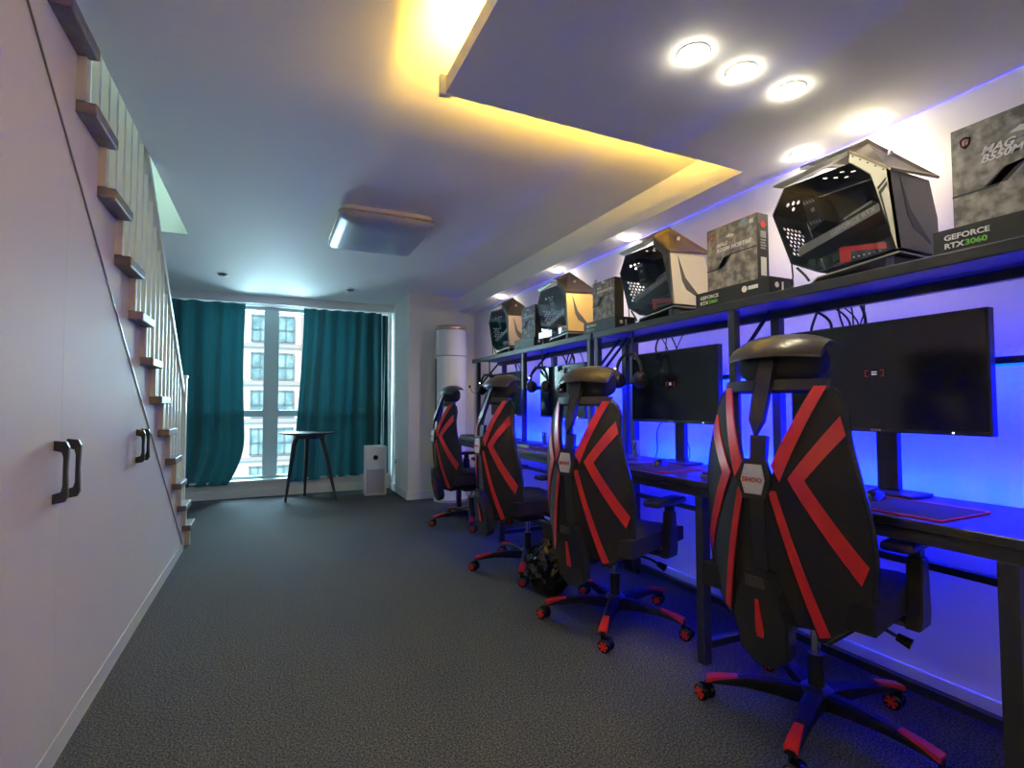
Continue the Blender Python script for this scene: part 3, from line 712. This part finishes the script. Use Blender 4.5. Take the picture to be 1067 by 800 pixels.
    for k in range(5):
        a = base_angle + k*2*PI/5; ca, sa = math.cos(a), math.sin(a)
        def L(r, w, z): return Vector((ca*r - sa*w, sa*r + ca*w, z))
        b = NB(); st_ = [(0.03, 0.030, 0.070, 0.120), (0.12, 0.027, 0.080, 0.122), (0.22, 0.024, 0.085, 0.112), (0.30, 0.021, 0.078, 0.098), (0.352, 0.018, 0.070, 0.084)]
        rg = []
        for r_, w, za, zb in st_:
            rg.append([b.verts.new(L(r_, -w, za)), b.verts.new(L(r_, w, za)), b.verts.new(L(r_, w*0.95, zb-0.008)), b.verts.new(L(r_, w*0.5, zb)), b.verts.new(L(r_, -w*0.5, zb)), b.verts.new(L(r_, -w*0.95, zb-0.008))])
        for i in range(len(rg)-1):
            for j in range(6): b.faces.new([rg[i][j], rg[i][(j+1) % 6], rg[i+1][(j+1) % 6], rg[i+1][j]])
        b.faces.new(rg[0]); b.faces.new(rg[-1][::-1])
        lg = obj('base_leg', b, M['base_black'], t)
        b = NB(); V = []
        for r_, w, z in ((0.245, 0.013, 0.1095), (0.30, 0.0165, 0.1005), (0.350, 0.0195, 0.0875)):
            V.append([b.verts.new(L(r_, -w, z)), b.verts.new(L(r_, w, z)), b.verts.new(L(r_, w, z-0.016)), b.verts.new(L(r_, -w, z-0.016))])
        for i in range(2):
            for j in range(4): b.faces.new([V[i][j], V[i][(j+1) % 4], V[i+1][(j+1) % 4], V[i+1][j]])
        b.faces.new(V[0]); b.faces.new(V[-1][::-1])
        # the insert sits proud of the leg
        for v in b.verts: v.co.z += 0.003
        obj('red_insert', b, M['redgloss'], lg)
        # caster: swivelled wheels
        sw = a + (0.9 if k % 2 else -0.7) + k*0.35
        cx, cy = ca*0.345, sa*0.345; ax = Vector((-math.sin(sw), math.cos(sw), 0)); fw = Vector((math.cos(sw), math.sin(sw), 0)); wc = Vector((cx, cy, 0.029)) + fw*0.016
        b = NB(); tube(b, [(cx, cy, 0.050), (cx, cy, 0.072)], 0.009, 10)
        for sg in (-1, 1): tube(b, [wc+ax*sg*0.007, wc+ax*sg*0.011, wc+ax*sg*0.023, wc+ax*sg*0.027], 0.029, 22, radii=[0.026, 0.029, 0.029, 0.024])
        tube(b, [wc-ax*0.006+Vector((0, 0, 0.006)), wc+ax*0.006+Vector((0, 0, 0.006))], 0.027, 16)
        cs = obj('caster', b, M['gloss_plastic'], t, True)
        for sg in (-1, 1):
            b = NB()
            tube(b, [wc+ax*sg*0.0265, wc+ax*sg*0.0292], 0.006, 8)
            for q in range(6):
                an = q*PI/3; d = fw*math.cos(an)+Vector((0, 0, math.sin(an))); e_ = fw*(-math.sin(an))+Vector((0, 0, math.cos(an)))
                o0, o1 = wc+ax*sg*0.0265, wc+ax*sg*0.0292
                P = [d*0.004-e_*0.0025, d*0.020-e_*0.0060, d*0.020+e_*0.0060, d*0.004+e_*0.0025]
                A = [b.verts.new(o0+p) for p in P]; B = [b.verts.new(o1+p) for p in P]
                b.faces.new(A); b.faces.new(B[::-1])
                for j in range(4): b.faces.new([A[j], B[j], B[(j+1) % 4], A[(j+1) % 4]])
            obj('red_spokes', b, M['redgloss'], cs)
    return t
for (x, y, th, wa, lift, lab) in (
    (1.690, 1.195, 11, 132, 0.022, 'black and red gaming chair nearest the viewer, its back filling the lower right'),
    (1.580, 2.180, 18, 153, -0.018, 'black and red gaming chair second nearest, beside the black rubbish bag'),
    (1.555, 3.105, 5, 165, -0.010, 'black and red gaming chair second farthest, behind the black rubbish bag'),
    (1.672, 4.490, 2, 178, -0.030, 'black and red gaming chair farthest away, in front of the white air conditioner')):
    c = make_chair(R(wa-th), lift)
    c.location = (x, y, 0); c.rotation_euler.z = R(th); c['label'] = lab; c['group'] = 'black and red gaming chairs at the desks'

# rubbish bag on the floor
b = NB(); bmesh.ops.create_icosphere(b, subdivisions=5, radius=1)
import mathutils
for v in b.verts:
    c = v.co.copy(); n = mathutils.noise.noise(c*3.1)*0.16 + mathutils.noise.noise(c*8.0)*0.07
    h = c.z; w = 1.0 if h < 0.35 else max(0.16, 1-(h-0.35)*1.55)
    zz = 0.17 + h*0.17
    v.co = Vector((c.x*0.135*w*(1+n), c.y*0.14*w*(1+n), max(0.003, zz+n*0.04)))
    if h > 0.80:
        v.co.z += 0.05*(h-0.80)/0.2; v.co.x *= 1+1.1*(h-0.80)/0.2; v.co.y *= 1+1.1*(h-0.80)/0.2
for v in b.verts: v.co += Vector((1.45, 2.62, 0))
tag(obj('rubbish_bag', b, M['bag'], None, True), 'crumpled shiny black rubbish bag standing on the carpet between two chairs', 'rubbish bag')

# ------------------------------------------------------------------ computer cases on the shelf
def plate2(b, pts, x0, x1):            # pts (u, v): u runs toward the viewer (-Y), v up
    return prism(b, [(-u, v) for u, v in pts], x0, x1, 'x')
GL = [(0.0, 0.33), (0.055, 0.422), (0.32, 0.412), (0.39, 0.342), (0.467, 0.063), (0.19, 0.046), (0.08, 0.105)]
def shrink(P, k):
    cx = sum(p[0] for p in P)/len(P); cy = sum(p[1] for p in P)/len(P); return [(cx+(p[0]-cx)*k, cy+(p[1]-cy)*k) for p in P]
def perforated(b, O, A, B, holes, hr):
    """flat panel with corner O and edge vectors A, B, pierced by hexagonal holes at (a,b) in metres"""
    O, A, B = Vector(O), Vector(A), Vector(B); la, lb = A.length, B.length; A, B = A/la, B/lb; N = A.cross(B)
    loops = [[(0, 0), (la, 0), (la, lb), (0, lb)]] + [[(x+hr*math.cos(R(60*k+30)), y+hr*math.sin(R(60*k+30))) for k in range(6)] for x, y in holes]
    es = []
    for lp in loops:
        vs = [b.verts.new(O+A*x+B*y) for x, y in lp]; es += [b.edges.new((vs[i], vs[(i+1) % len(vs)])) for i in range(len(vs))]
    bmesh.ops.triangle_fill(b, edges=es, use_beauty=True, use_dissolve=False)
    bmesh.ops.solidify(b, geom=b.faces[:], thickness=0.0015)
W = 0.225
def make_case(front_mat, roof_mat, side_mat, lab, loc, rz, badge=False):
    t = thing('computer_case', lab, 'computer case', loc, rz, 'angular open-frame computer cases on the shelf')
    # ring of the body: bottom, front side and rear bottom; the back (far) ends are pierced plates
    def band(p, q, x0=0.004, x1=W, th=0.004):
        a, c = Vector((0, -p[0], p[1])), Vector((0, -q[0], q[1])); d = (c-a).normalized(); n = Vector((0, -d.z, d.y))*th
        b = NB(); V = [b.verts.new(v+Vector((x, 0, 0))) for x in (x0, x1) for v in (a, c, c+n, a+n)]
        for f in ((0, 1, 2, 3), (7, 6, 5, 4), (0, 4, 5, 1), (1, 5, 6, 2), (2, 6, 7, 3), (3, 7, 4, 0)): b.faces.new([V[i] for i in f])
        return b
    for i in (3, 4, 5):
        obj('body_panel', band(GL[i], GL[i+1]), M['case_black'], t)
    # pierced plates: 6 (BL->L), 0 (L->UL), 1 (UL->top)
    h = []
    for r_ in range(7):
        for c_ in range(5): h.append((0.055+r_*0.0205+0.0, 0.045+c_*0.0235+(0.0118 if r_ % 2 else 0)))
    b = NB(); p, q = GL[6], GL[0]; perforated(b, (0.004, -p[0], p[1]), (0, -(q[0]-p[0]), q[1]-p[1]), (W-0.004, 0, 0), h, 0.0085); obj('pierced_panel', b, M['case_black'], t)
    b = NB(); p, q = GL[0], GL[1]; perforated(b, (0.004, -p[0], p[1]), (0, -(q[0]-p[0]), q[1]-p[1]), (W-0.004, 0, 0), [(0.05, 0.06), (0.062, 0.085), (0.04, 0.10), (0.07, 0.11)], 0.009); obj('pierced_panel', b, M['case_black'], t)
    b = NB(); p, q = GL[1], GL[2]; perforated(b, (0.004, -p[0], p[1]), (0, -(q[0]-p[0]), q[1]-p[1]), (W-0.004, 0, 0), [(0.14+0.022*k, 0.05+0.03*(k % 3)) for k in range(5)], 0.009); obj('pierced_panel', b, M['case_black'], t)
    b = NB(); p, q = GL[2], GL[3]; perforated(b, (0.004, -p[0], p[1]), (0, -(q[0]-p[0]), q[1]-p[1]), (W-0.004, 0, 0), [(0.03+0.022*k, 0.05+0.03*j) for k in range(3) for j in range(3)], 0.009); obj('pierced_panel', b, M['case_black'], t)
    b = NB(); plate2(b, shrink(GL, 0.985), W-0.012, W-0.008); obj('motherboard_tray', b, M['case_black'], t)
    b = NB(); plate2(b, GL, 0.0, 0.0035); obj('glass_panel', b, M['tint'], t)
    # insides: rotated board with cooler, graphics card, red card
    b = NB(); plate2(b, [(0.10, 0.36), (0.34, 0.40), (0.37, 0.18), (0.12, 0.12)], W-0.020, W-0.0125); obj('motherboard', b, M['plastic'], t)
    b = NB(); plate2(b, [(0.094, 0.366), (0.154, 0.360), (0.186, 0.258), (0.130, 0.230)], 0.055, 0.150); ck = obj('cooler', b, M['plastic'], t)
    b = NB()
    for k in range(4):
        f = k/4; plate2(b, [(0.100+0.012*k, 0.356), (0.106+0.012*k, 0.3555), (0.113+0.012*k, 0.343), (0.107+0.012*k, 0.343)], 0.053, 0.0545); plate2(b, [(0.126+0.012*k, 0.268), (0.132+0.012*k, 0.267), (0.139+0.012*k, 0.254), (0.133+0.012*k, 0.2545)], 0.053, 0.0545)
    plate2(b, [(0.133, 0.318), (0.146, 0.322), (0.150, 0.308), (0.137, 0.304)], 0.053, 0.0545)
    obj('cooler_print', b, M['gpu'], ck)
    b = NB(); plate2(b, [(0.078, 0.176), (0.082, 0.140), (0.392, 0.222), (0.388, 0.252)], 0.050, 0.165); gp = obj('graphics_card', b, M['gpu'], t)
    text('graphics_card_lettering', 'GEFORCE RTX', 0.026, M['paint_white'], gp, (0.0493, -0.215, 0.184), (0, -0.966, 0.258), (0, 0.258, 0.966))
    b = NB(); plate2(b, [(0.250, 0.245), (0.252, 0.236), (0.355, 0.268), (0.353, 0.277)], 0.07, 0.10); obj('light_bar', b, M['gpu'], t)
    b = NB(); plate2(b, [(0.247, 0.131), (0.250, 0.068), (0.287, 0.070), (0.289, 0.105), (0.413, 0.083), (0.411, 0.105)], 0.045, 0.10); rc = obj('red_card', b, M['red'], t)
    b = NB(); plate2(b, [(0.290, 0.103), (0.290, 0.069), (0.41, 0.070), (0.41, 0.083)], 0.047, 0.09); obj('card_board', b, M['plastic'], rc)
    b = NB()
    for k in range(6): tube(b, [(0.044, -0.30-0.018*k, 0.080), (0.047, -0.30-0.018*k, 0.080)], 0.003, 8)
    obj('card_lights', b, M['paint_white'], rc)
    b = NB()
    tube(b, [(0.13, -0.245, 0.31), (0.165, -0.245, 0.31)], 0.055, 24); obj('fan', b, M['plastic'], t)
    # lit side plate beyond the glass, slotted, and the front
    b = NB(); sp = [(0.325, 0.456), (0.455, 0.338), (0.482, 0.060), (0.4685, 0.060), (0.393, 0.3445), (0.321, 0.4165)]
    plate2(b, sp, -0.002, 0.006); s_ = obj('side_plate', b, side_mat, t)
    b = NB(); plate2(b, [(0.418, 0.270), (0.446, 0.296), (0.445, 0.283), (0.426, 0.262), (0.452, 0.130), (0.449, 0.130)], -0.0035, -0.0022); plate2(b, [(0.414, 0.287), (0.443, 0.312), (0.442, 0.303), (0.417, 0.278)], -0.0035, -0.0022)
    for k in range(5): tube(b, [(-0.0035, -(0.335+0.025*k), 0.430-0.022*k), (-0.002, -(0.335+0.025*k), 0.430-0.022*k)], 0.003, 8)
    obj('side_slots', b, M['case_black'], s_)
    # front: slanted plate with lightning cut
    fy0, fy1 = -0.462, -0.488
    b = NB(); F = [(-0.002, -0.4555, 0.338), (-0.002, -0.4825, 0.060), (W, -0.4825, 0.060), (W+0.02, -0.470, 0.20), (W+0.005, -0.4555, 0.338)]
    A = [b.verts.new(p) for p in F]; B = [b.verts.new((p[0], p[1]+0.012, p[2])) for p in F]; b.faces.new(A); b.faces.new(B[::-1])
    for i in range(5): b.faces.new([A[i], B[i], B[(i+1) % 5], A[(i+1) % 5]])
    fp = obj('front_panel', b, front_mat, t)
    b = NB(); zz = lambda z: -0.4555-0.027*(0.338-z)/0.278-0.0012
    P = [(0.045, 0.325), (0.085, 0.205), (0.175, 0.105), (0.178, 0.092), (0.085, 0.140), (0.062, 0.185)]
    A = [b.verts.new((x, zz(z), z)) for x, z in P]; B = [b.verts.new((x, zz(z)+0.001, z)) for x, z in P]; b.faces.new(A); b.faces.new(B[::-1])
    for i in range(6): b.faces.new([A[i], B[i], B[(i+1) % 6], A[(i+1) % 6]])
    obj('lightning_cut', b, M['case_black'], fp)
    # roof: ridge sloping down to the front, overhanging
    b = NB(); Q = [(-0.006, -0.322, 0.458), (-0.006, -0.462, 0.336), (W+0.040, -0.472, 0.352), (0.100, -0.326, 0.522)]
    A = [b.verts.new(p) for p in Q]; B = [b.verts.new((p[0], p[1]+0.004, p[2]-0.007)) for p in Q]; b.faces.new(A); b.faces.new(B[::-1])
    for i in range(4): b.faces.new([A[i], B[i], B[(i+1) % 4], A[(i+1) % 4]])
    rf = obj('roof_plate', b, roof_mat, t)
    b = NB(); tube(b, [(0.10, -0.40, 0.425), (0.10, -0.405, 0.442)], 0.008, 12); obj('roof_stud', b, M['silver'], rf)
    # wings toward the rear
    def quad(Q, dz):
        b = NB(); A = [b.verts.new(p) for p in Q]; B = [b.verts.new((p[0], p[1], p[2]-dz)) for p in Q]; b.faces.new(A); b.faces.new(B[::-1]); n = len(Q)
        for i in range(n): b.faces.new([A[i], B[i], B[(i+1) % n], A[(i+1) % n]])
        return b
    obj('wing_plate', quad([(-0.008, -0.318, 0.456), (-0.008, -0.015, 0.447), (-0.002, -0.050, 0.430), (0.09, -0.12, 0.470), (0.098, -0.322, 0.512)], 0.008), M['case_grey'], t)
    obj('wing_plate', quad([(0.100, -0.322, 0.520), (0.10, -0.06, 0.530), (0.13, -0.04, 0.534), (W+0.00, -0.18, 0.505), (W+0.00, -0.345, 0.450)], 0.006), M['case_grey'], t)
    # feet and sloping base plate
    obj('base_plate', quad([(0.0, -0.475, 0.052), (0.0, -0.19, 0.028), (0.035, -0.13, 0.012), (W, -0.13, 0.012), (W, -0.475, 0.052)], 0.006), M['case_grey'], t)
    b = NB(); box(b, 0.01, W-0.01, -0.455, -0.425, 0.001, 0.045, 0.003); obj('foot', b, M['case_black'], t)
    b = NB(); box(b, 0.03, W-0.01, -0.17, -0.14, 0.001, 0.012, 0.003); obj('foot', b, M['case_black'], t)
    b = NB(); tube(b, [(0.01, -0.10, 0.085), (0.01, -0.135, 0.045), (0.01, -0.150, 0.022)], 0.005, 8); obj('strut', b, M['case_black'], t)
    b = NB()
    tube(b, [(0.006, -0.08, 0.103), (0.005, -0.085, 0.055), (0.01, -0.075, 0.022)], 0.003, 6)
    obj('loose_cable', b, M['cable'], t)
    return t
m_dark = mat('olive-shaded metal front', (0.15, 0.145, 0.12), 0.38, 0.5)  # one metal for all fronts; reflection and shade painted in per case
m_gold = mat('gold-lit metal front', (0.62, 0.42, 0.14), 0.36, 0.6)
m_beige = mat('beige-lit front', (0.58, 0.53, 0.42), 0.42, 0.3)
m_brown = mat('brown-shaded metal front', (0.24, 0.17, 0.13), 0.4, 0.5)
m_bronze = mat('dark bronze roof', (0.17, 0.13, 0.085), 0.36, 0.6)
m_side = mat('lit side plate', (0.52, 0.51, 0.42), 0.42, 0.2)  # lit and shaded copies of one plate colour
m_sided = mat('shaded side plate', (0.06, 0.07, 0.075), 0.4, 0.2)
cA = make_case(m_dark, m_bronze, m_side, 'largest computer case on the shelf, nearest, with a red card inside and a dark-shaded front', (1.88, 1.475, STZ), 0)
cB = make_case(m_beige, m_bronze, m_sided, 'computer case with a beige-lit front panel and black lightning cut, second nearest', (1.885, 2.525, STZ), R(-2))
cC = make_case(m_gold, m_bronze, m_sided, 'computer case with a gold-lit front panel, white label under its glass, second farthest', (1.885, 3.585, STZ), R(-1))
cD = make_case(m_brown, m_bronze, m_sided, 'computer case with a brown-shaded front panel, farthest on the shelf near the corner', (1.885, 4.59, STZ), 0)
b = NB(); box(b, -0.004, -0.0005, -0.235, -0.03, 0.052, 0.098); box(b, -0.004, -0.0005, -0.385, -0.345, 0.068, 0.095); obj('white_label', b, M['glow_label'], cC)

# cartons: flat graphics card box with a motherboard box standing on it
def gpu_box(y0, y1, lab, x0=1.872, dep=0.15, txt=True, strong=False, zt=0.078):
    t = thing('graphics_card_box', lab, 'box', (x0, y1, STZ), 0, 'flat black graphics card boxes on the shelf')
    L = y1-y0
    b = NB(); box(b, 0, dep, -L, 0, 0.0005, zt, 0.002); obj('carton', b, M['box_black'], t)
    k = 1.0
    text('lettering', 'GEFORCE', 0.0225*k, M['paint_white'], t, (-0.0012, -0.030, 0.043), (0, -1, 0), (0, 0, 1), sx=1.15, bold=0.0006)
    text('lettering', 'RTX', 0.0225*k, M['paint_white'], t, (-0.0012, -0.030, 0.018), (0, -1, 0), (0, 0, 1), sx=1.15, bold=0.0006)
    text('green_lettering', '3060', 0.0225*k, M['paint_green'], t, (-0.0012, -0.082, 0.018), (0, -1, 0), (0, 0, 1), sx=1.2, bold=0.0006)
    if L > 0.40:
        b = NB(); tube(b, [(-0.0012, -(L-0.125), 0.047), (0.0, -(L-0.125), 0.047)], 0.014, 18); box(b, -0.0012, 0, -(L-0.055), -(L-0.105), 0.040, 0.056)
        obj('printed_mark', b, M['paint_white'], t)
    b = NB(); tube(b, [(0.045, -L-0.0012, 0.045), (0.045, -L, 0.045)], 0.012, 16); box(b, 0.075, 0.085, -L-0.0012, -L, 0.025, 0.06)
    obj('printed_mark', b, M['paint_white'], t)
    b = NB(); box(b, dep*0.98, dep+0.001, -L-0.001, -0.001, 0.0006, zt-0.01); obj('green_end', b, M['paint_green'], t)
    return t
def mobo_box(y0, y1, z0, lab, words, x0=1.885, h=0.292, side=True):
    t = thing('motherboard_box', lab, 'box', (x0, y1, z0), 0, 'stone-grey motherboard boxes standing on the shelf')
    L = y1-y0; d = 0.068
    b = NB(); box(b, 0, d, -L, 0, 0.0005, h, 0.0015); c = obj('carton', b, M['box_dark'], t)
    b = NB(); box(b, -0.0008, 0, -L+0.002, -0.002, 0.002, h-0.002); obj('front_print', b, M['box_grey'], t)
    # slanted stripe
    b = NB(); X0, X1 = -0.0014, -0.0009
    plate2(b, [(0.0, 0.098), (0.070*L/0.29, 0.098), (0.105*L/0.29, 0.142), (0.150*L/0.29, 0.150), (L-0.003, 0.150), (L-0.003, 0.145), (0.152*L/0.29, 0.145), (0.128*L/0.29, 0.136), (0.090*L/0.29, 0.092), (0.0, 0.092)], X0, X1)
    plate2(b, [(0.062*L/0.29, 0.099), (0.104*L/0.29, 0.143), (0.150*L/0.29, 0.149), (0.108*L/0.29, 0.099)], X0, X1)
    obj('dark_band', b, M['box_dark'], t)
    text('lettering', words[0], 0.026*L/0.29, M['paint_white'], t, (-0.0016, -0.060*L/0.29, 0.196), (0, -1, 0), (0, 0, 1), shear=0.35, sx=1.1, bold=0.0008)
    text('lettering', words[1], 0.026*L/0.29, M['paint_white'], t, (-0.0016, -0.058*L/0.29, 0.172), (0, -1, 0), (0, 0, 1), shear=0.35, sx=1.06, bold=0.0008)
    # shield emblem and pale aircraft-like mark
    b = NB(); rr = [(0.022, 0.262), (0.036, 0.268), (0.050, 0.262), (0.048, 0.243), (0.036, 0.231), (0.024, 0.243)]; ri = shrink(rr, 0.68)
    n = 6
    A = [b.verts.new((-0.0014, -u, v)) for u, v in rr]; B = [b.verts.new((-0.0014, -u, v)) for u, v in ri]
    for i in range(n): b.faces.new([A[i], A[(i+1) % n], B[(i+1) % n], B[i]])
    bmesh.ops.solidify(b, geom=b.faces[:], thickness=0.0004)
    tube(b, [(-0.0014, -(0.041-0.0), 0.256), (-0.0014, -0.035, 0.252), (-0.0014, -0.038, 0.246), (-0.0014, -0.033, 0.241)], 0.0016, 6)
    obj('shield_emblem', b, M['paint_red'], t)
    b = NB(); plate2(b, [(0.115*L/0.29, 0.232), (0.135*L/0.29, 0.245), (0.165*L/0.29, 0.236), (0.160*L/0.29, 0.226), (0.140*L/0.29, 0.227)], X0, X1); obj('pale_print', b, M['label'], t)
    b = NB(); plate2(b, [(0.06*L/0.29, 0.208), (0.16*L/0.29, 0.212), (0.16*L/0.29, 0.2105), (0.06*L/0.29, 0.2065)], X0, X1); obj('thin_line', b, M['box_dark'], t)
    if side:
        b = NB(); box(b, 0.018, 0.052, -L-0.0012, -L, 0.02, 0.10); obj('paper_label', b, M['label'], t)
        b = NB(); tube(b, [(0.035, -L-0.0012, 0.245), (0.035, -L, 0.245)], 0.017, 6); obj('shield_emblem', b, M['paint_red'], t)
        b = NB(); box(b, 0.018, 0.052, -L-0.0012, -L, 0.185, 0.215)
        for k in range(4): box(b, 0.018, 0.052-0.004*(k % 2), -L-0.0012, -L, 0.172-0.012*k, 0.179-0.012*k)
        obj('printed_text', b, M['paint_grey'], t)
        text('lettering', 'CPU', 0.024, M['paint_blue'], t, (-0.0016, -(L-0.095), 0.258), (0, -1, 0), (0, 0, 1), bold=0.001)
        b = NB(); box(b, -0.0014, -0.0009, -(L-0.020), -(L-0.040), 0.256, 0.274); obj('pale_square', b, M['label'], t)
    return t
gpu_box(0.42, 0.900, 'flat black carton with white and green print lying at the right end of the shelf')
mobo_box(0.50, 0.850, STZ+0.078, 'large stone-grey carton standing at the right edge, cut off by the frame', ('MAG', 'B550M MORTAR'), side=False, h=0.300)
gpu_box(1.488, 1.900, 'flat black carton lying left of the nearest computer case')
mobo_box(1.552, 1.836, STZ+0.078, 'stone-grey carton standing on a flat black carton, left of the nearest computer case', ('MAG', 'B550M MORTAR'))
gpu_box(2.555, 2.900, 'flat black carton lying left of the computer case with the pale front')
mobo_box(2.575, 2.812, STZ+0.078, 'dark grey carton standing between the gold-lit case and the pale-fronted case', ('MAG', 'B550M MORTAR'), h=0.245, side=False)
gpu_box(3.620, 3.990, 'flat dark carton lying left of the gold-lit computer case')
mobo_box(3.625, 3.868, STZ+0.078, 'grey-green carton standing between the farthest case and the gold-lit case', ('MAG', 'B550M MORTAR'), h=0.262, side=False)

# ------------------------------------------------------------------ cables
def cable(name, pts, r, lab, grp):
    b = NB(); tube(b, pts, r, 6); tag(obj(name, b, M['cable'], None, True), lab, 'cable', grp)
def bundle(y, lab, n=6, seed=0, g='cable bundles hanging under the shelf'):
    t = thing('cable_bundle', lab, 'cable', (2.13, y, 1.35), 0, g); rr = random.Random(seed)
    for k in range(n):
        a = Vector((rr.uniform(-0.02, 0.03), rr.uniform(-0.14, 0.12), 0.125)); e = Vector((0.0, rr.uniform(-0.02, 0.03), -0.06-rr.uniform(0, 0.3)))
        b = NB(); tube(b, bez(a, a+Vector((0.0, rr.uniform(-0.18, 0.12), -rr.uniform(0.06, 0.16))), e+Vector((0, rr.uniform(-0.10, 0.10), rr.uniform(0.06, 0.16))), e), rr.choice((0.003, 0.004, 0.0055)), 6)
        obj('cable', b, M['cable'], t, True)
bundle(1.36, 'loose black cables under the shelf behind the nearest chair headrest', 8, 3)
bundle(2.36, 'loose black cables under the shelf above the dark monitor between the nearest chairs', 5, 5)
bundle(3.50, 'loose black cables under the shelf above the pale monitor', 6, 8)
bundle(4.50, 'thin black cables under the shelf above the farthest monitor', 4, 11)
def wire(y, lab, seed):
    t = thing('desk_cable', lab, 'cable', (2.116, y, DZT), 0, 'thin cables rising from the desks'); rr = random.Random(seed)
    for k in range(3):
        dy = rr.uniform(-0.15, 0.15)
        b = NB(); tube(b, bez((0, dy, 0.003), (-0.02, dy-0.08, 0.09), (0.0, dy+0.05, 0.16), (0.0, dy*0.3, 0.24)), 0.0028, 6); obj('cable', b, M['cable'], t, True)
wire(2.36, 'thin looping black cables standing against the blue glow under the dark monitor', 2)
wire(1.50, 'thin black cables on the near desk behind the nearest chair', 4)
# slim bright metal cylinders standing on the desks
t = thing('metal_cylinder', 'slim shiny metal cup on the near desk, left of the dark monitor', 'cylinder', (2.05, 2.60, DZT), 0, 'slim metal cylinders')
b = NB(); lathe(b, (0, 0), [(0.018, 0.0005), (0.020, 0.01), (0.022, 0.10), (0.020, 0.10), (0.018, 0.012)], 20); obj('cylinder_body', b, M['chrome'], t, True)
b = NB(); lathe(b, (0, 0), [(0.0225, 0.095), (0.0235, 0.098), (0.0225, 0.101)], 20); obj('rim', b, M['chrome'], t, True)
c2 = copy_tree(t); c2.location = (2.02, 3.72, DZT); c2['label'] = 'slim shiny metal cup on the far desk, left of the pale monitor'

# ------------------------------------------------------------------ building across the street
fb = thing('apartment_building', 'bright pale tower block seen through the window gap', 'building', (0, 42, -14))
def F(n, b, m, p=None): return obj(n, b, m, p or fb)
b = NB(); box(b, -16, 2.0, 0.3, 8, 0, 40); F('facade', b, M['facade'])
b = NB(); box(b, 2.01, 14, -0.5, 7.9, 0, 40); F('brick_wing', b, M['brick'])
for fl in range(13):
    zf = 14 + 5.75 + (fl-7)*2.77
    b = NB(); box(b, -16, 1.98, 0.12, 0.30, zf-0.42, zf-0.14); F('floor_ledge', b, M['ledge'])
    if zf < 3: continue
    for k, (x0, x1) in enumerate(((-4.6, -3.1), (-1.40, -0.25), (0.28, 1.50))):
        b = NB()
        xm = (x0+x1)/2; z0, z1 = zf, zf+1.95
        for a0, a1, c0, c1 in ((x0, x1, z0, z0+0.08), (x0, x1, z1-0.08, z1), (x0, x0+0.08, z0, z1), (x1-0.08, x1, z0, z1), (xm-0.04, xm+0.04, z0, z1), (x0, x1, z0+0.85, z0+0.93)):
            box(b, a0, a1, 0.10, 0.295, c0, c1)
        w = F('window', b, M['facwin'])
        b = NB(); box(b, x0+0.08, x1-0.08, 0.20, 0.26, z0+0.08, z1-0.08); obj('pane', b, M['facpane'], w)

# ------------------------------------------------------------------ light
w = bpy.data.worlds.new('sky'); scene.world = w; w.use_nodes = True
bg = w.node_tree.nodes['Background']; bg.inputs['Color'].default_value = (0.62, 0.85, 1.0, 1); bg.inputs['Strength'].default_value = 1.3
sn = bpy.data.lights.new('sun', 'SUN'); sn.energy = 3.6; sn.angle = R(1); sn.color = (1, 0.98, 0.95)
so = bpy.data.objects.new('sun', sn); C.objects.link(so); so.rotation_euler = (R(50), 0, R(-25))
def area(name, loc, rot, sx, sy, e, col):
    l = bpy.data.lights.new(name, 'AREA'); l.shape = 'RECTANGLE'; l.size = sx; l.size_y = sy; l.energy = e; l.color = col
    o = bpy.data.objects.new(name, l); C.objects.link(o); o.location = loc; o.rotation_euler = rot; return o
area('upstairs_fill', (-0.2, 2.8, 4.8), (0, 0, 0), 1.6, 3.0, 70, (0.75, 1.0, 0.92))  # added fill without a fixture, brightens the room above the stairwell
# daylight entering through the window opening
area('window_daylight', (0.02, YF+1.0, 1.75), (R(-65), 0, 0), 1.0, 1.8, 300, (0.58, 0.88, 1.0))
# added fill downlights, unseen behind the camera, to warm the cupboard side
for x, y in ((-0.05, -0.7), (-0.05, -1.4)):
    downlight(x, y, ZC, 17, 'added unseen fill downlight over the near part of the room behind the viewpoint', 'added fill downlights behind the viewpoint')

# ------------------------------------------------------------------ camera
cam = bpy.data.cameras.new('camera'); co = bpy.data.objects.new('camera', cam); C.objects.link(co); scene.camera = co
cam.sensor_width = 36; cam.sensor_fit = 'HORIZONTAL'; cam.lens = 540/1067*36; cam.clip_start = 0.02
yw, pt, rl_ = R(24.9), R(2.25), R(-0.12)
f = Vector((math.sin(yw)*math.cos(pt), math.cos(yw)*math.cos(pt), math.sin(pt))); r = Vector((math.cos(yw), -math.sin(yw), 0)); u = r.cross(f)
r2 = r*math.cos(rl_)+u*math.sin(rl_); u2 = r2.cross(f)
co.matrix_world = Matrix.Translation((0, 0, 1.08)) @ Matrix((r2, u2, -f)).transposed().to_4x4()
vs = scene.view_settings; vs.view_transform = 'Standard'; vs.look = 'None'; vs.gamma = 1.0; vs.use_curve_mapping = False; vs.exposure = 0.22
